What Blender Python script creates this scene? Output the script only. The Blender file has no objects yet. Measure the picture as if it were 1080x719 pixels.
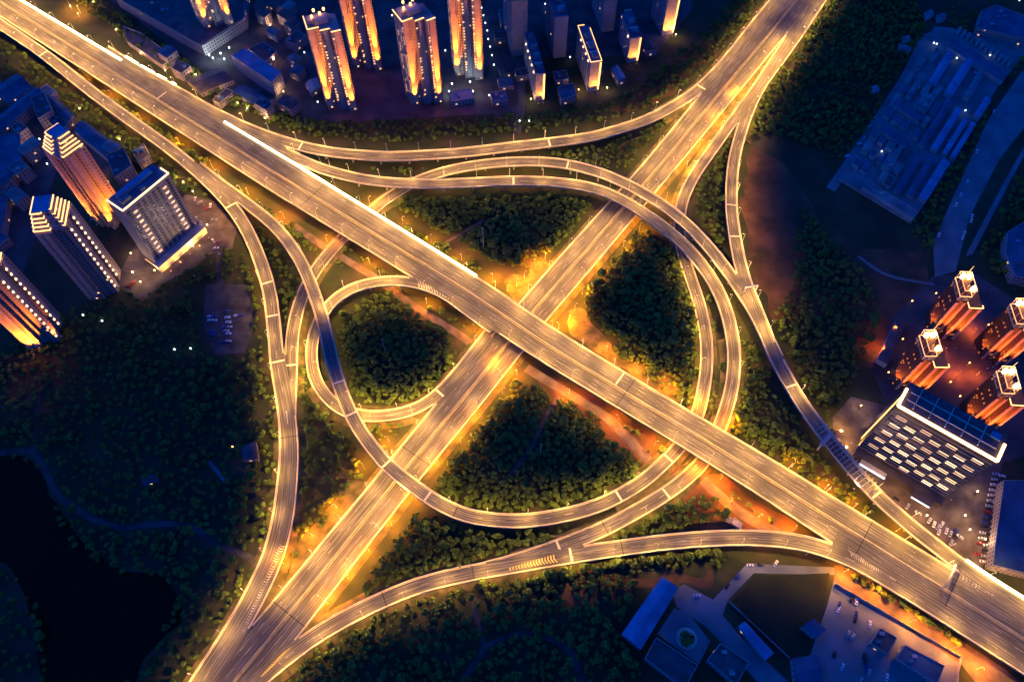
import bpy, math, random
import numpy as np
from mathutils import Vector, Matrix
R = math.radians
rnd = random.Random(7)
SC = bpy.context.scene
COL = SC.collection

# ------------------------------------------------------------------ camera, sky, exposure
CAM_H, CAM_F, CAM_T = 510.0, 840.0, R(30)
cd = bpy.data.cameras.new('camera'); cam = bpy.data.objects.new('camera', cd); COL.objects.link(cam)
cam.location = (0, 0, CAM_H); cam.rotation_euler = (CAM_T, 0, 0)
cd.lens = 36 * CAM_F / 1080; cd.sensor_width = 36; cd.clip_start = 1; cd.clip_end = 6000
SC.camera = cam
w = bpy.data.worlds.new('World'); SC.world = w; w.use_nodes = True
nt = w.node_tree; nt.nodes.clear()
sky = nt.nodes.new('ShaderNodeTexSky'); sky.sky_type = 'NISHITA'; sky.sun_disc = False
sky.sun_elevation = R(-2.0); sky.sun_rotation = R(285); sky.air_density = 1.5; sky.dust_density = 0.4; sky.ozone_density = 4
tint = nt.nodes.new('ShaderNodeMix'); tint.data_type = 'RGBA'; tint.blend_type = 'MULTIPLY'
tint.inputs[0].default_value = 1; tint.inputs[7].default_value = (0.0, 0.74, 1.85, 1)   # deep blue hour
bg = nt.nodes.new('ShaderNodeBackground'); bg.inputs[1].default_value = 1.0
wo = nt.nodes.new('ShaderNodeOutputWorld')
nt.links.new(sky.outputs[0], tint.inputs[6]); nt.links.new(tint.outputs[2], bg.inputs[0]); nt.links.new(bg.outputs[0], wo.inputs[0])
sd = bpy.data.lights.new('sun', 'SUN'); sd.energy = 0.012; sd.angle = R(20); sd.color = (0.05, 0.35, 1.0)
so = bpy.data.objects.new('sun', sd); so.rotation_euler = (R(50), 0, R(120)); COL.objects.link(so)
vs = SC.view_settings; vs.view_transform = 'Standard'; vs.look = 'None'; vs.exposure = 2; vs.gamma = 1; vs.use_curve_mapping = False
SC.cycles.use_denoising = True
SC.cycles.max_bounces = 4; SC.cycles.diffuse_bounces = 2; SC.cycles.glossy_bounces = 2
SC.cycles.sample_clamp_indirect = 3.0
ROAD_W, MAIN_W, SODIUM_W = 7100.0, 10400.0, 10500.0            # watts of one road lamp / one low sodium lamp
ROAD_C, SODIUM_C = (1.0, 0.475, 0.085), (1.0, 0.245, 0.003)

# ------------------------------------------------------------------ helpers
_c, _s = math.cos(CAM_T), math.sin(CAM_T)
def P(px, py, z=0.0):                                   # the point of height z seen at a pixel of the photograph
    u, v = px - 540, 359.5 - py
    dy, dz = CAM_F * _s + v * _c, -CAM_F * _c + v * _s
    t = (z - CAM_H) / dz
    return Vector((u * t, dy * t, z))
def link(o, parent=None):
    COL.objects.link(o)
    if parent is not None: o.parent = parent
    return o
def tag(o, label=None, cat=None, group=None, kind=None):
    if label: o['label'] = label
    if cat: o['category'] = cat
    if group: o['group'] = group
    if kind: o['kind'] = kind
    return o
def empty(name, loc, rz=0.0, label=None, cat=None, group=None):
    o = bpy.data.objects.new(name, None); o.empty_display_size = 1
    o.location = loc; o.rotation_euler = (0, 0, rz); link(o)
    return tag(o, label, cat, group)
def copy_tree(o, parent=None):
    c = o.copy(); COL.objects.link(c)
    if parent is not None: c.parent = parent
    for ch in KIDS.get(o.name, []): copy_tree(ch, c)
    return c
KIDS = {}
def note_kids(root):
    for o in bpy.data.objects:
        if o.parent is not None: KIDS.setdefault(o.parent.name, []).append(o) if o not in KIDS.get(o.parent.name, []) else None

class MB:
    def __init__(s): s.v, s.f, s.uv = [], [], []
    def face(s, pts, uv=None):
        n = len(s.v); s.v += [tuple(p) for p in pts]; s.f.append(tuple(range(n, n + len(pts))))
        s.uv += list(uv) if uv else [(p[0], p[1]) for p in pts]
        return s
    def box(s, x0, x1, y0, y1, z0, z1, M=None):
        c = [Vector((x, y, z)) for z in (z0, z1) for y in (y0, y1) for x in (x0, x1)]
        if M is not None: c = [M @ p for p in c]
        for q in ((0, 2, 3, 1), (4, 5, 7, 6), (0, 1, 5, 4), (2, 6, 7, 3), (0, 4, 6, 2), (1, 3, 7, 5)):
            s.face([c[i] for i in q])
        return s
    def bar(s, a, b, t, tz=None):                       # a straight bar of square section
        a, b = Vector(a), Vector(b); d = (b - a).normalized()
        up = Vector((0, 0, 1)) if abs(d.z) < .9 else Vector((1, 0, 0))
        x = d.cross(up).normalized() * t / 2; y = x.cross(d).normalized() * (tz or t) / 2
        c = [p + i * x + j * y for p in (a, b) for (i, j) in ((-1, -1), (1, -1), (1, 1), (-1, 1))]
        for q in ((3, 2, 1, 0), (4, 5, 6, 7), (0, 1, 5, 4), (1, 2, 6, 5), (2, 3, 7, 6), (3, 0, 4, 7)): s.face([c[i] for i in q])
        return s
    def tube(s, pts, rad, n=6):
        rings = []
        for i, p in enumerate(pts):
            p = Vector(p); d = (Vector(pts[min(i + 1, len(pts) - 1)]) - Vector(pts[max(i - 1, 0)])).normalized()
            up = Vector((0, 1, 0)) if abs(d.y) < .9 else Vector((1, 0, 0))
            x = d.cross(up).normalized(); y = x.cross(d); r = rad[i] if isinstance(rad, (list, tuple)) else rad
            rings.append([p + r * (math.cos(2 * math.pi * k / n) * x + math.sin(2 * math.pi * k / n) * y) for k in range(n)])
        for a, b in zip(rings, rings[1:]):
            for k in range(n): s.face([a[k], b[k], b[(k + 1) % n], a[(k + 1) % n]])
        s.face(rings[0]); s.face(rings[-1][::-1]); return s
    def prism(s, poly, z0, z1, cap=True, bottom=False): # poly counter-clockwise; walls get u along the wall, v up
        u = 0
        for i in range(len(poly)):
            a, b = poly[i], poly[(i + 1) % len(poly)]; l = math.hypot(b[0] - a[0], b[1] - a[1])
            s.face([(a[0], a[1], z0), (b[0], b[1], z0), (b[0], b[1], z1), (a[0], a[1], z1)], [(u, z0), (u + l, z0), (u + l, z1), (u, z1)])
            u += math.ceil(l)
        if cap: s.face([(p[0], p[1], z1) for p in poly])
        if bottom: s.face([(p[0], p[1], z0) for p in poly[::-1]])
        return s
    def mesh(s, name, m):
        me = bpy.data.meshes.new(name); me.from_pydata(s.v, [], s.f)
        ul = me.uv_layers.new(name='UVMap'); ul.data.foreach_set('uv', [c for q in s.uv for c in q])
        if m: me.materials.append(m)
        return me
    def build(s, name, m, parent=None, loc=None, rz=0):
        o = bpy.data.objects.new(name, s.mesh(name, m))
        if loc is not None: o.location = loc
        o.rotation_euler = (0, 0, rz)
        return link(o, parent)
def ccw(poly):
    a = sum(p[0] * q[1] - q[0] * p[1] for p, q in zip(poly, poly[1:] + poly[:1]))
    return poly if a > 0 else poly[::-1]

# ------------------------------------------------------------------ materials
MATS = {}
def base_mat(name, rough=0.8, metal=0.0):
    m = bpy.data.materials.new(name); m.use_nodes = True; MATS[name] = m
    b = m.node_tree.nodes['Principled BSDF']; b.inputs['Roughness'].default_value = rough; b.inputs['Metallic'].default_value = metal
    return m, m.node_tree, b
def N(t, ty, **kw):
    n = t.nodes.new(ty)
    for k, v in kw.items(): setattr(n, k, v)
    return n
def ramp(t, fac, stops):
    r = N(t, 'ShaderNodeValToRGB'); e = r.color_ramp.elements
    e[0].position, e[0].color = stops[0][0], (*stops[0][1], 1); e[1].position, e[1].color = stops[-1][0], (*stops[-1][1], 1)
    for p, c in stops[1:-1]:
        k = e.new(p); k.color = (*c, 1)
    t.links.new(fac, r.inputs[0]); return r.outputs[0]
def noise_mat(name, c1, c2, scale=0.3, rough=0.85, detail=4, mid=None, bump=0.0, lo=0.35, hi=0.65):
    m, t, b = base_mat(name, rough)
    g = N(t, 'ShaderNodeNewGeometry'); n = N(t, 'ShaderNodeTexNoise'); n.inputs['Scale'].default_value = scale; n.inputs['Detail'].default_value = detail
    t.links.new(g.outputs['Position'], n.inputs['Vector'])
    st = [(lo, c1), (hi, c2)] if mid is None else [(lo, c1), ((lo + hi) / 2, mid), (hi, c2)]
    t.links.new(ramp(t, n.outputs['Fac'], st), b.inputs['Base Color'])
    if bump:
        bp = N(t, 'ShaderNodeBump'); bp.inputs['Strength'].default_value = bump; bp.inputs['Distance'].default_value = 1
        t.links.new(n.outputs['Fac'], bp.inputs['Height']); t.links.new(bp.outputs[0], b.inputs['Normal'])
    return m
def emit_mat(name, col, strength, base=(0.5, 0.5, 0.5)):
    m, t, b = base_mat(name, 0.5); b.inputs['Base Color'].default_value = (*base, 1)
    b.inputs['Emission Color'].default_value = (*col, 1); b.inputs['Emission Strength'].default_value = strength
    return m
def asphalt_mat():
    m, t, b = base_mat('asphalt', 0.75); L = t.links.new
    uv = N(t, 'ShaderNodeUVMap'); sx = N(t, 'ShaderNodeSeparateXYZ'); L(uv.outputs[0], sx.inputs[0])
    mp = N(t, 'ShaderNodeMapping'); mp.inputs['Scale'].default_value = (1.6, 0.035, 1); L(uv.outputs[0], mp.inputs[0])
    n1 = N(t, 'ShaderNodeTexNoise'); n1.inputs['Scale'].default_value = 1.0; n1.inputs['Detail'].default_value = 3; L(mp.outputs[0], n1.inputs['Vector'])  # streaks along the road: tyre wear, and car light trails put into the colour
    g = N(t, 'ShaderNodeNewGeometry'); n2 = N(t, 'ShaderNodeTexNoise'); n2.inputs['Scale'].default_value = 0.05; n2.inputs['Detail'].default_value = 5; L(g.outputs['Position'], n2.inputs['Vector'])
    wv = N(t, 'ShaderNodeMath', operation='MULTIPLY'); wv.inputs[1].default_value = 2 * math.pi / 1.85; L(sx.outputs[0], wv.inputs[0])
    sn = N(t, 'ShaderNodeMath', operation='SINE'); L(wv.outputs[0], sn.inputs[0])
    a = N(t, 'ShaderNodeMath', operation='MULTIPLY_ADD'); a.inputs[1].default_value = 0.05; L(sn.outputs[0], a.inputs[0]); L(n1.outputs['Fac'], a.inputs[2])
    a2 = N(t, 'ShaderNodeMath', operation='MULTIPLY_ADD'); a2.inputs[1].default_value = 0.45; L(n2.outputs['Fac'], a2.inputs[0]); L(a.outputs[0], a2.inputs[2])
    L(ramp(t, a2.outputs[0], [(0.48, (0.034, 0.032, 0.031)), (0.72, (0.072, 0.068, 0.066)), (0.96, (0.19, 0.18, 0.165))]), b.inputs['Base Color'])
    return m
def facade_mat(name, wall, glass, bay, floor, ww, wh, lit, litcol=(1, .55, .2), power=3.0):
    m, t, b = base_mat(name, 0.7); L = t.links.new
    uv = N(t, 'ShaderNodeUVMap'); sx = N(t, 'ShaderNodeSeparateXYZ'); L(uv.outputs[0], sx.inputs[0])
    def mth(op, a, v=None, b2=None):
        n = N(t, 'ShaderNodeMath', operation=op)
        (L(a, n.inputs[0]) if not isinstance(a, float) else setattr(n.inputs[0], 'default_value', a))
        if b2 is not None: L(b2, n.inputs[1])
        elif v is not None: n.inputs[1].default_value = v
        return n.outputs[0]
    ub, vb = mth('DIVIDE', sx.outputs[0], bay), mth('DIVIDE', sx.outputs[1], floor)
    uf, vf = mth('FRACT', ub), mth('FRACT', vb)
    mu = mth('LESS_THAN', mth('ABSOLUTE', mth('SUBTRACT', uf, .5)), ww / 2); mv = mth('LESS_THAN', mth('ABSOLUTE', mth('SUBTRACT', vf, .55)), wh / 2)
    g = N(t, 'ShaderNodeNewGeometry'); sn = N(t, 'ShaderNodeSeparateXYZ'); L(g.outputs['Normal'], sn.inputs[0])
    vert = mth('LESS_THAN', mth('ABSOLUTE', sn.outputs[2]), .5)
    mask = mth('MULTIPLY', mth('MULTIPLY', mu, b2=mv), b2=vert)
    cb = N(t, 'ShaderNodeCombineXYZ'); L(mth('FLOOR', ub), cb.inputs[0]); L(mth('FLOOR', vb), cb.inputs[1])
    wn = N(t, 'ShaderNodeTexWhiteNoise', noise_dimensions='2D'); L(cb.outputs[0], wn.inputs['Vector'])
    on = mth('MULTIPLY', mask, b2=mth('GREATER_THAN', wn.outputs['Value'], 1 - lit))
    mx = N(t, 'ShaderNodeMix', data_type='RGBA'); mx.inputs[6].default_value = (*wall, 1); mx.inputs[7].default_value = (*glass, 1)
    L(mask, mx.inputs[0]); L(mx.outputs[2], b.inputs['Base Color'])
    b.inputs['Emission Color'].default_value = (*litcol, 1); L(mth('MULTIPLY', on, power), b.inputs['Emission Strength'])
    rr = mth('SUBTRACT', .75, None, None) if False else None
    return m
def leaf_mat(name, dark, light):
    m, t, b = base_mat(name, 0.8); L = t.links.new
    g = N(t, 'ShaderNodeNewGeometry'); n = N(t, 'ShaderNodeTexNoise'); n.inputs['Scale'].default_value = 0.13; n.inputs['Detail'].default_value = 5
    L(g.outputs['Position'], n.inputs['Vector'])
    n2 = N(t, 'ShaderNodeTexNoise'); n2.inputs['Scale'].default_value = 0.012; n2.inputs['Detail'].default_value = 2; L(g.outputs['Position'], n2.inputs['Vector'])
    ad = N(t, 'ShaderNodeMath', operation='MULTIPLY_ADD'); ad.inputs[1].default_value = .5; L(n2.outputs['Fac'], ad.inputs[0]); L(n.outputs['Fac'], ad.inputs[2])
    L(ramp(t, ad.outputs[0], [(0.55, dark), (0.95, light)]), b.inputs['Base Color'])
    return m
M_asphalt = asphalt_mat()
M_paint = noise_mat('road_paint', (0.55, 0.55, 0.52), (0.8, 0.8, 0.76), 0.8)
M_worn = noise_mat('worn_paint', (0.14, 0.135, 0.13), (0.42, 0.41, 0.39), 0.25, lo=.42, hi=.62)
M_epaint = noise_mat('edge_paint', (0.60, 0.46, 0.20), (0.80, 0.64, 0.30), 0.3)
M_ypaint = noise_mat('yellow_paint', (0.50, 0.38, 0.10), (0.75, 0.58, 0.16), 0.3)
M_conc = noise_mat('concrete', (0.42, 0.38, 0.30), (0.62, 0.56, 0.45), 0.2)
M_conc_d = noise_mat('girder_concrete', (0.22, 0.21, 0.2), (0.34, 0.33, 0.31), 0.15)
M_joint_d = noise_mat('joint_rubber', (0.012, 0.012, 0.012), (0.03, 0.03, 0.03), 1)
M_ground = noise_mat('ground', (0.014, 0.026, 0.008), (0.060, 0.052, 0.022), 0.035, 0.95, 8, mid=(0.030, 0.040, 0.012), bump=.3)
M_grass = noise_mat('verge_grass', (0.05, 0.055, 0.015), (0.17, 0.125, 0.05), 0.15, 0.95, 6, mid=(0.10, 0.09, 0.03), bump=.3)
M_soil = noise_mat('bare_soil', (0.045, 0.03, 0.012), (0.15, 0.07, 0.03), 0.05, 0.95, 8, mid=(0.09, 0.045, 0.02), bump=.4)
M_pave = noise_mat('pavement', (0.10, 0.13, 0.14), (0.18, 0.21, 0.22), 0.06, 0.85, 6)
M_path = noise_mat('path_gravel', (0.075, 0.055, 0.045), (0.16, 0.125, 0.10), 0.12, 0.9, 6)
M_field = noise_mat('field_grass', (0.012, 0.018, 0.005), (0.024, 0.032, 0.009), 0.05, 0.95, 6)
M_leaf = leaf_mat('foliage', (0.032, 0.070, 0.006), (0.13, 0.215, 0.020))
M_bush = leaf_mat('shrub_foliage', (0.04, 0.05, 0.01), (0.13, 0.12, 0.03))
M_bark = noise_mat('bark', (0.05, 0.035, 0.025), (0.10, 0.07, 0.05), 2)
M_steel = noise_mat('lamp_steel', (0.35, 0.35, 0.35), (0.5, 0.5, 0.5), 1, 0.5)
M_glow = emit_mat('lamp_glass', (1, .6, .25), 12)
M_sglow = emit_mat('sodium_glass', (1, .4, .04), 8)
M_strip = emit_mat('strip_light', (1, .62, .24), 7)
M_roofblue = noise_mat('blue_sheet_roof', (0.03, 0.15, 0.26), (0.06, 0.26, 0.42), 0.12, 0.6, 6)
M_roofgrey = noise_mat('flat_roof', (0.10, 0.12, 0.13), (0.24, 0.26, 0.26), 0.1, .85, 7)
M_wallp = noise_mat('pale_wall', (0.32, 0.28, 0.28), (0.42, 0.38, 0.36), 0.1)
M_white = emit_mat('cool_lamp', (0.75, 0.95, 1.0), 1.3)
M_water, _t, _b = base_mat('lake_water', 0.12); _b.inputs['Specular IOR Level'].default_value = 0.05; _b.inputs['Base Color'].default_value = (0.002, 0.010, 0.004, 1)

# ------------------------------------------------------------------ the ground
SHEETN = 0
def sheet(name, pix, z, m, kind='structure'):
    poly = ccw([tuple(P(x, y, z)) for x, y in pix])
    if name in ('bare_soil', 'lake'):                    # natural outlines: rounded and ragged
        global SHEETN
        SHEETN += 1; z += .004 * SHEETN; ring = []
        for a, b in zip(poly, poly[1:] + poly[:1]):
            k = max(2, int(math.hypot(b[0] - a[0], b[1] - a[1]) / 4)); ring += [(a[0] + (b[0] - a[0]) * t / k, a[1] + (b[1] - a[1]) * t / k) for t in range(k)]
        q = np.array(ring); amp = 2.6 if name == 'bare_soil' else 1.6
        nz = np.random.default_rng(SHEETN).normal(size=q.shape) * amp * 2.2
        for _ in range(6): q = (q + np.roll(q, 1, 0) + np.roll(q, -1, 0)) / 3; nz = (nz + np.roll(nz, 1, 0) + np.roll(nz, -1, 0)) / 3 if _ < 3 else nz
        poly = [(a, b, z) for a, b in q + nz]
    o = MB().face([(p[0], p[1], z) for p in poly]).build(name, m); o['kind'] = kind; return o
def line(name, pix, width, z, m):
    pts = smooth([(*P(x, y, z),) for x, y in pix], 3.0)
    L, Rr = edges(pts, width); mb = MB()
    for i in range(len(pts) - 1): mb.face([L[i], Rr[i], Rr[i + 1], L[i + 1]][::-1], None)
    o = mb.build(name, m); o['kind'] = 'structure'; return o
def smooth(pts, step):
    p = [Vector(q) for q in pts]; p = [2 * p[0] - p[1]] + p + [2 * p[-1] - p[-2]]
    fine = []
    for i in range(1, len(p) - 2):
        a, b, c, d = p[i - 1:i + 3]
        for k in range(12):
            t = k / 12
            fine.append(0.5 * ((2 * b) + (c - a) * t + (2 * a - 5 * b + 4 * c - d) * t * t + (3 * b - a - 3 * c + d) * t ** 3))
    fine.append(p[-2])
    out = [fine[0]]; acc = 0
    for a, b in zip(fine, fine[1:]):
        l = (b - a).length; 
        while acc + l >= step:
            f = (step - acc) / l; a = a.lerp(b, f); out.append(a.copy()); l = (b - a).length; acc = 0
        acc += l
    if (out[-1] - fine[-1]).length > step * .3: out.append(fine[-1])
    # light smoothing so hand-read points do not wobble
    for _ in range(6):
        out = [out[0]] + [out[i] * .5 + (out[i - 1] + out[i + 1]) * .25 for i in range(1, len(out) - 1)] + [out[-1]]
    return out
def edges(pts, width):
    L, Rr = [], []
    for i, p in enumerate(pts):
        d = pts[min(i + 1, len(pts) - 1)] - pts[max(i - 1, 0)]; d.z = 0; d.normalize()
        n = Vector((-d.y, d.x, 0)); hw = (width[i] if isinstance(width, list) else width) / 2
        L.append(p + n * hw); Rr.append(p - n * hw)
    return L, Rr
g = MB().face([(-2500, -1200, 0), (2500, -1200, 0), (2500, 3200, 0), (-2500, 3200, 0)]).build('ground', M_ground); g['kind'] = 'structure'

# ------------------------------------------------------------------ the roads
ROADS = []
class Road: pass
def road(key, kind, label, desc, ctrl, width, lanes, lamp_sides, order, median=False, pier_step=26):
    r = Road(); r.key, r.kind, r.label, r.desc, r.lanes, r.lamps, r.median, r.pier_step = key, kind, label, desc, lanes, lamp_sides, median, pier_step
    if isinstance(ctrl[0][0], tuple):                   # pairs of edge pixels
        r.c = smooth([(P(*a) + P(*b)) / 2 for a, b in ctrl], 3.0)
        axis = (P(*ctrl[-1][0]) + P(*ctrl[-1][1]) - P(*ctrl[0][0]) - P(*ctrl[0][1])).normalized()   # the width is measured across the road
        wp = smooth([Vector((i, (P(*a) - P(*b)).cross(axis).length, 0)) for i, (a, b) in enumerate(ctrl)], .02)
        a0 = Vector((ctrl[0][0][0], 0, 0)); n = len(r.c)
        wf = [q.y for q in wp]; r.w = [wf[min(len(wf) - 1, int(i / (n - 1) * (len(wf) - 1)))] for i in range(n)]
    else:
        r.c = smooth([P(x, y, z) for x, y, z in ctrl], 3.0); n = len(r.c); r.w = [width] * n if not isinstance(width, tuple) else [width[0] + (width[1] - width[0]) * min(1, max(0, (i / n - width[2]) / (width[3] - width[2]))) for i in range(n)]
    for p in r.c: p.z += 0.06 * order
    r.L, r.R = edges(r.c, r.w)
    r.xy = np.array([(p.x, p.y, p.z) for p in r.c]); r.hw = np.array(r.w) / 2
    ROADS.append(r); return r
NEZ, R1Z = 2.5, 9.5
def seg(a, b, x): t = (x - a[0]) / (b[0] - a[0]); return (x, a[1] + t * (b[1] - a[1]))
R1 = road('main', 'viaduct', 'wide straight elevated expressway running from upper left to lower right', 'the wide straight elevated expressway',
    [((-90, -68, R1Z), (-110, -51, R1Z)), ((22, 0, R1Z), (3, 20, R1Z)), ((312, 178, R1Z), (272, 189, R1Z)), ((502, 293, R1Z), (462, 308, R1Z)), ((612, 360, R1Z), (563, 380, R1Z)),
     ((810, 480, R1Z), (755, 496, R1Z)), ((905, 541, R1Z), (845, 551, R1Z)), ((1003, 601, R1Z), (940, 611, R1Z)), ((1080, 645, R1Z), (1010, 658, R1Z)), ((1230, 737, R1Z), (1150, 748, R1Z))], 0, 8, 'LR', 0, median=True)
NE = road('ground', 'road', None, 'the ground level expressway rising to upper right',
    [((132, 822, NEZ), (200, 822, NEZ)), ((208, 730, NEZ), (270, 724, NEZ)), ((270, 655, NEZ), (325, 658, NEZ)), ((365, 540, NEZ), (417, 540, NEZ)), ((412, 482, NEZ), (461, 485, NEZ)), ((515, 360, NEZ), (559, 361, NEZ)),
     ((545, 322, NEZ), (590, 323, NEZ)), ((665, 186, NEZ), (709, 184, NEZ)), ((742, 95, NEZ), (781, 96, NEZ)), ((809, 15, NEZ), (846, 18, NEZ)), ((870, -58, NEZ), (906, -56, NEZ))], 0, 6, 'LR', 0, median=True)
T = road('top', 'viaduct', 'long curved ramp viaduct sweeping along the top beside the tower blocks', 'the long top ramp',
    [(110, 52, 9.5), (140, 71, 9.5), (185, 96, 9.5), (230, 121, 9.5), (270, 139, 9.5), (305, 151, 9.5), (345, 160, 9.3), (385, 164, 9), (420, 165, 8.8), (482, 161.5, 8.2), (540, 155, 7.2), (615, 146, 5.8), (650, 137.5, 5), (680, 127.5, 4), (705, 115, 3.2), (730, 99.5, 2.7), (752, 80, 2.5), (775, 54, 2.5), (800, 22, 2.5), (830, -14, 2.5)], 10.5, 2, 'L', 1)
D = road('inner', 'viaduct', 'lower of two parallel arching ramp viaducts sweeping over the expressway at right', 'the lower arching ramp',
    [(200, 107, 9.5), (240, 130, 9.5), (270, 145, 9.5), (295, 158, 9.5), (317, 169, 9.5), (345, 180, 9.5), (385, 189.5, 9.5), (432, 194, 9.5), (480, 193.5, 9.5), (540, 191, 9.5), (585, 192.5, 9.5), (627, 199, 9.5), (660, 213, 9.5), (692, 234, 9.3), (720, 257, 8.8), (742, 282, 7.4), (758, 308, 5.8), (768, 335, 4.4), (773, 360, 3.3), (774, 385, 2.4), (771, 412, 1.8), (763, 440, 1.6), (755, 460, 1.6), (741, 487, 1.6), (718, 509, 1.8), (697, 524, 2), (675, 537, 2.2), (640, 556, 2.4), (600, 572.5, 2.8), (570, 583, 3), (540, 593, 2.8), (490, 606, 2.5)], 10, 2, 'L', 2)
C = road('outer', 'viaduct', 'upper of two parallel arching ramp viaducts sweeping over the expressway at right', 'the upper arching ramp',
    [(304, 470, 2.5), (305, 440, 2.5), (306, 410, 2.5), (307, 385, 2.4), (308, 360, 2.2), (312, 335, 2), (319, 312, 1.8), (332, 287, 1.6), (350, 264, 1.5), (368, 245, 1.5), (390, 225, 1.6), (405, 212, 2), (422, 201, 2.6), (440, 191, 3.6), (460, 184, 4.8), (480, 178.5, 6), (510, 173.5, 7.4), (540, 171, 8.6), (575, 171, 9.5), (605, 175, 10), (640, 185, 10), (670, 199, 10), (692, 212, 10), (712, 226, 10), (732, 244, 10), (755, 270, 9.8), (777, 300, 9.5), (795, 328, 9.5), (808, 354, 9.5), (819, 377, 9.5)], 10, 2, 'R', 3)
A = road('east', 'viaduct', 'long ramp viaduct down the right side passing the dark hills', 'the right hand ramp',
    [(905, -45, 2.5), (872, -8, 2.5), (845, 32, 2.5), (822, 64, 2.5), (803, 90, 2.5), (790, 116, 2.6), (780, 145, 3.4), (774, 170, 4.2), (771.5, 195, 5.2), (771.5, 222, 6.4), (775, 250, 7.6), (781, 280, 8.8), (788, 303, 9.4), (797, 325, 9.5), (806, 348, 9.5), (815, 371, 9.5), (827, 394, 9.5), (842, 420, 9.5), (858, 443, 9.5), (875, 465, 9.5), (893, 487, 9.5), (911, 508, 9.5), (930, 528, 9.5), (948, 544, 9.5), (968, 561, 9.5), (991, 579, 9.5), (1013, 596, 9.5), (1042, 616, 9.5), (1080, 640, 9.5), (1160, 690, 9.5)], 10, 2, 'L', 4)
EF = road('weave', 'viaduct', 'ramp viaduct bending round from the upper right and bridging the expressway at left', 'the bending ramp at left',
    [(892, -45, 2.5), (861, -5, 2.5), (836, 36, 2.5), (813, 71, 2.5), (795, 98, 2.5), (772, 129, 2.5), (752, 157, 2.5), (737, 178, 2.4), (726, 197, 2.2), (719, 215, 2), (716.5, 236, 1.9), (718, 259, 1.8), (725, 283, 1.7), (733, 307, 1.6), (740, 331, 1.6), (744.5, 358, 1.6), (745, 385, 1.6), (742, 410, 1.6), (737, 432, 1.6), (728, 455, 1.6), (715, 473, 1.6), (700, 488, 1.8), (680, 506, 2.3), (650, 524.5, 3.2), (625, 535, 4.2), (602, 541.5, 5.2), (570, 547.5, 6.6), (540, 549.5, 8), (510, 547, 9), (490, 543, 9.8), (465, 532, 10.6), (445, 519, 11.2), (425, 504, 11.6), (408, 490, 12), (393, 472, 12.2), (380, 454, 12.4), (368, 432, 12.5), (358, 406, 12.5), (351, 383, 12.5), (345, 357, 12.5), (339, 332, 12.5), (332, 311, 12.4), (325, 292, 12.2), (315, 272, 11.8), (303, 254, 11.2), (289, 238, 10.6), (270, 222, 10), (250, 207, 9.6), (232, 194, 9.5), (207, 175, 9.5)], 9.6, 2, 'R', 5)
LL = road('west', 'viaduct', 'long ramp viaduct down the left side next to the dark park', 'the left hand ramp',
    [(-60, -12, 9.5), (-20, 12, 9.5), (0, 26, 9.5), (30, 46, 9.5), (55, 64, 9.5), (80, 84, 9.5), (107, 105, 9.5), (140, 129, 9.5), (175, 154, 9.5), (207, 180, 9.5), (230, 202, 9.4), (248, 223, 9.1), (261, 244, 8.7), (271, 266, 8.2), (279, 288, 7.5), (285, 311, 6.8), (288, 335, 6), (290.5, 360, 5.2), (293, 385, 4.4), (297, 405, 3.7), (301, 427, 3), (304, 450, 2.5), (305, 480, 2.5), (303, 510, 2.5), (299.5, 540, 2.5), (294.5, 565, 2.5), (286, 592, 2.5), (274, 618, 2.5), (260, 645, 2.5), (242, 675, 2.5), (224, 703, 2.5), (197, 745, 2.5), (152, 815, 2.5)], (10.5, 14.5, .66, .8), 2, 'R', 6)
G = road('loop', 'viaduct', 'circular loop ramp viaduct wrapped round the small dark grove', 'the circular loop ramp',
    [(520, 347, 9.5), (495, 329, 9.5), (470, 311, 9.5), (450, 302, 9.5), (430, 297.5, 9.5), (410, 296.5, 9.2), (395, 298, 8.8), (378, 302, 8.2), (363, 309, 7.5), (350, 319, 6.8), (340, 332, 6), (333, 348, 5.2), (329, 365, 4.4), (329, 382, 3.8), (332, 398, 3.3), (340, 413, 2.9), (352, 426, 2.6), (366, 434.5, 2.5), (385, 439, 2.5), (410, 438.5, 2.5), (432, 433.5, 2.5), (449, 426, 2.5), (464, 414, 2.5), (480, 397, 2.5), (500, 372, 2.5), (525, 340, 2.5)], 9, 2, 'LR', 7)
B = road('south', 'viaduct', 'long gently curving ramp viaduct along the bottom above the school', 'the bottom ramp',
    [(190, 800, 2.5), (235, 760, 2.5), (262, 728, 2.5), (286, 706, 2.5), (312, 685.5, 2.5), (335, 669, 2.5), (370, 649, 2.5), (405, 632, 2.5), (445, 616.5, 2.5), (490, 605.5, 2.5), (540, 596.5, 2.5), (590, 588, 2.8), (630, 581.5, 3.4), (665, 576.5, 4.2), (700, 572, 5), (740, 568.5, 6), (775, 567, 7), (810, 568, 8), (830, 570, 8.6), (848, 573, 9), (870, 579, 9.4), (890, 587, 9.5), (912, 597.5, 9.5), (935, 611, 9.5), (960, 626, 9.5), (1000, 651, 9.5), (1080, 702, 9.5), (1170, 760, 9.5)], 10.5, 2, 'R', 8)

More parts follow.
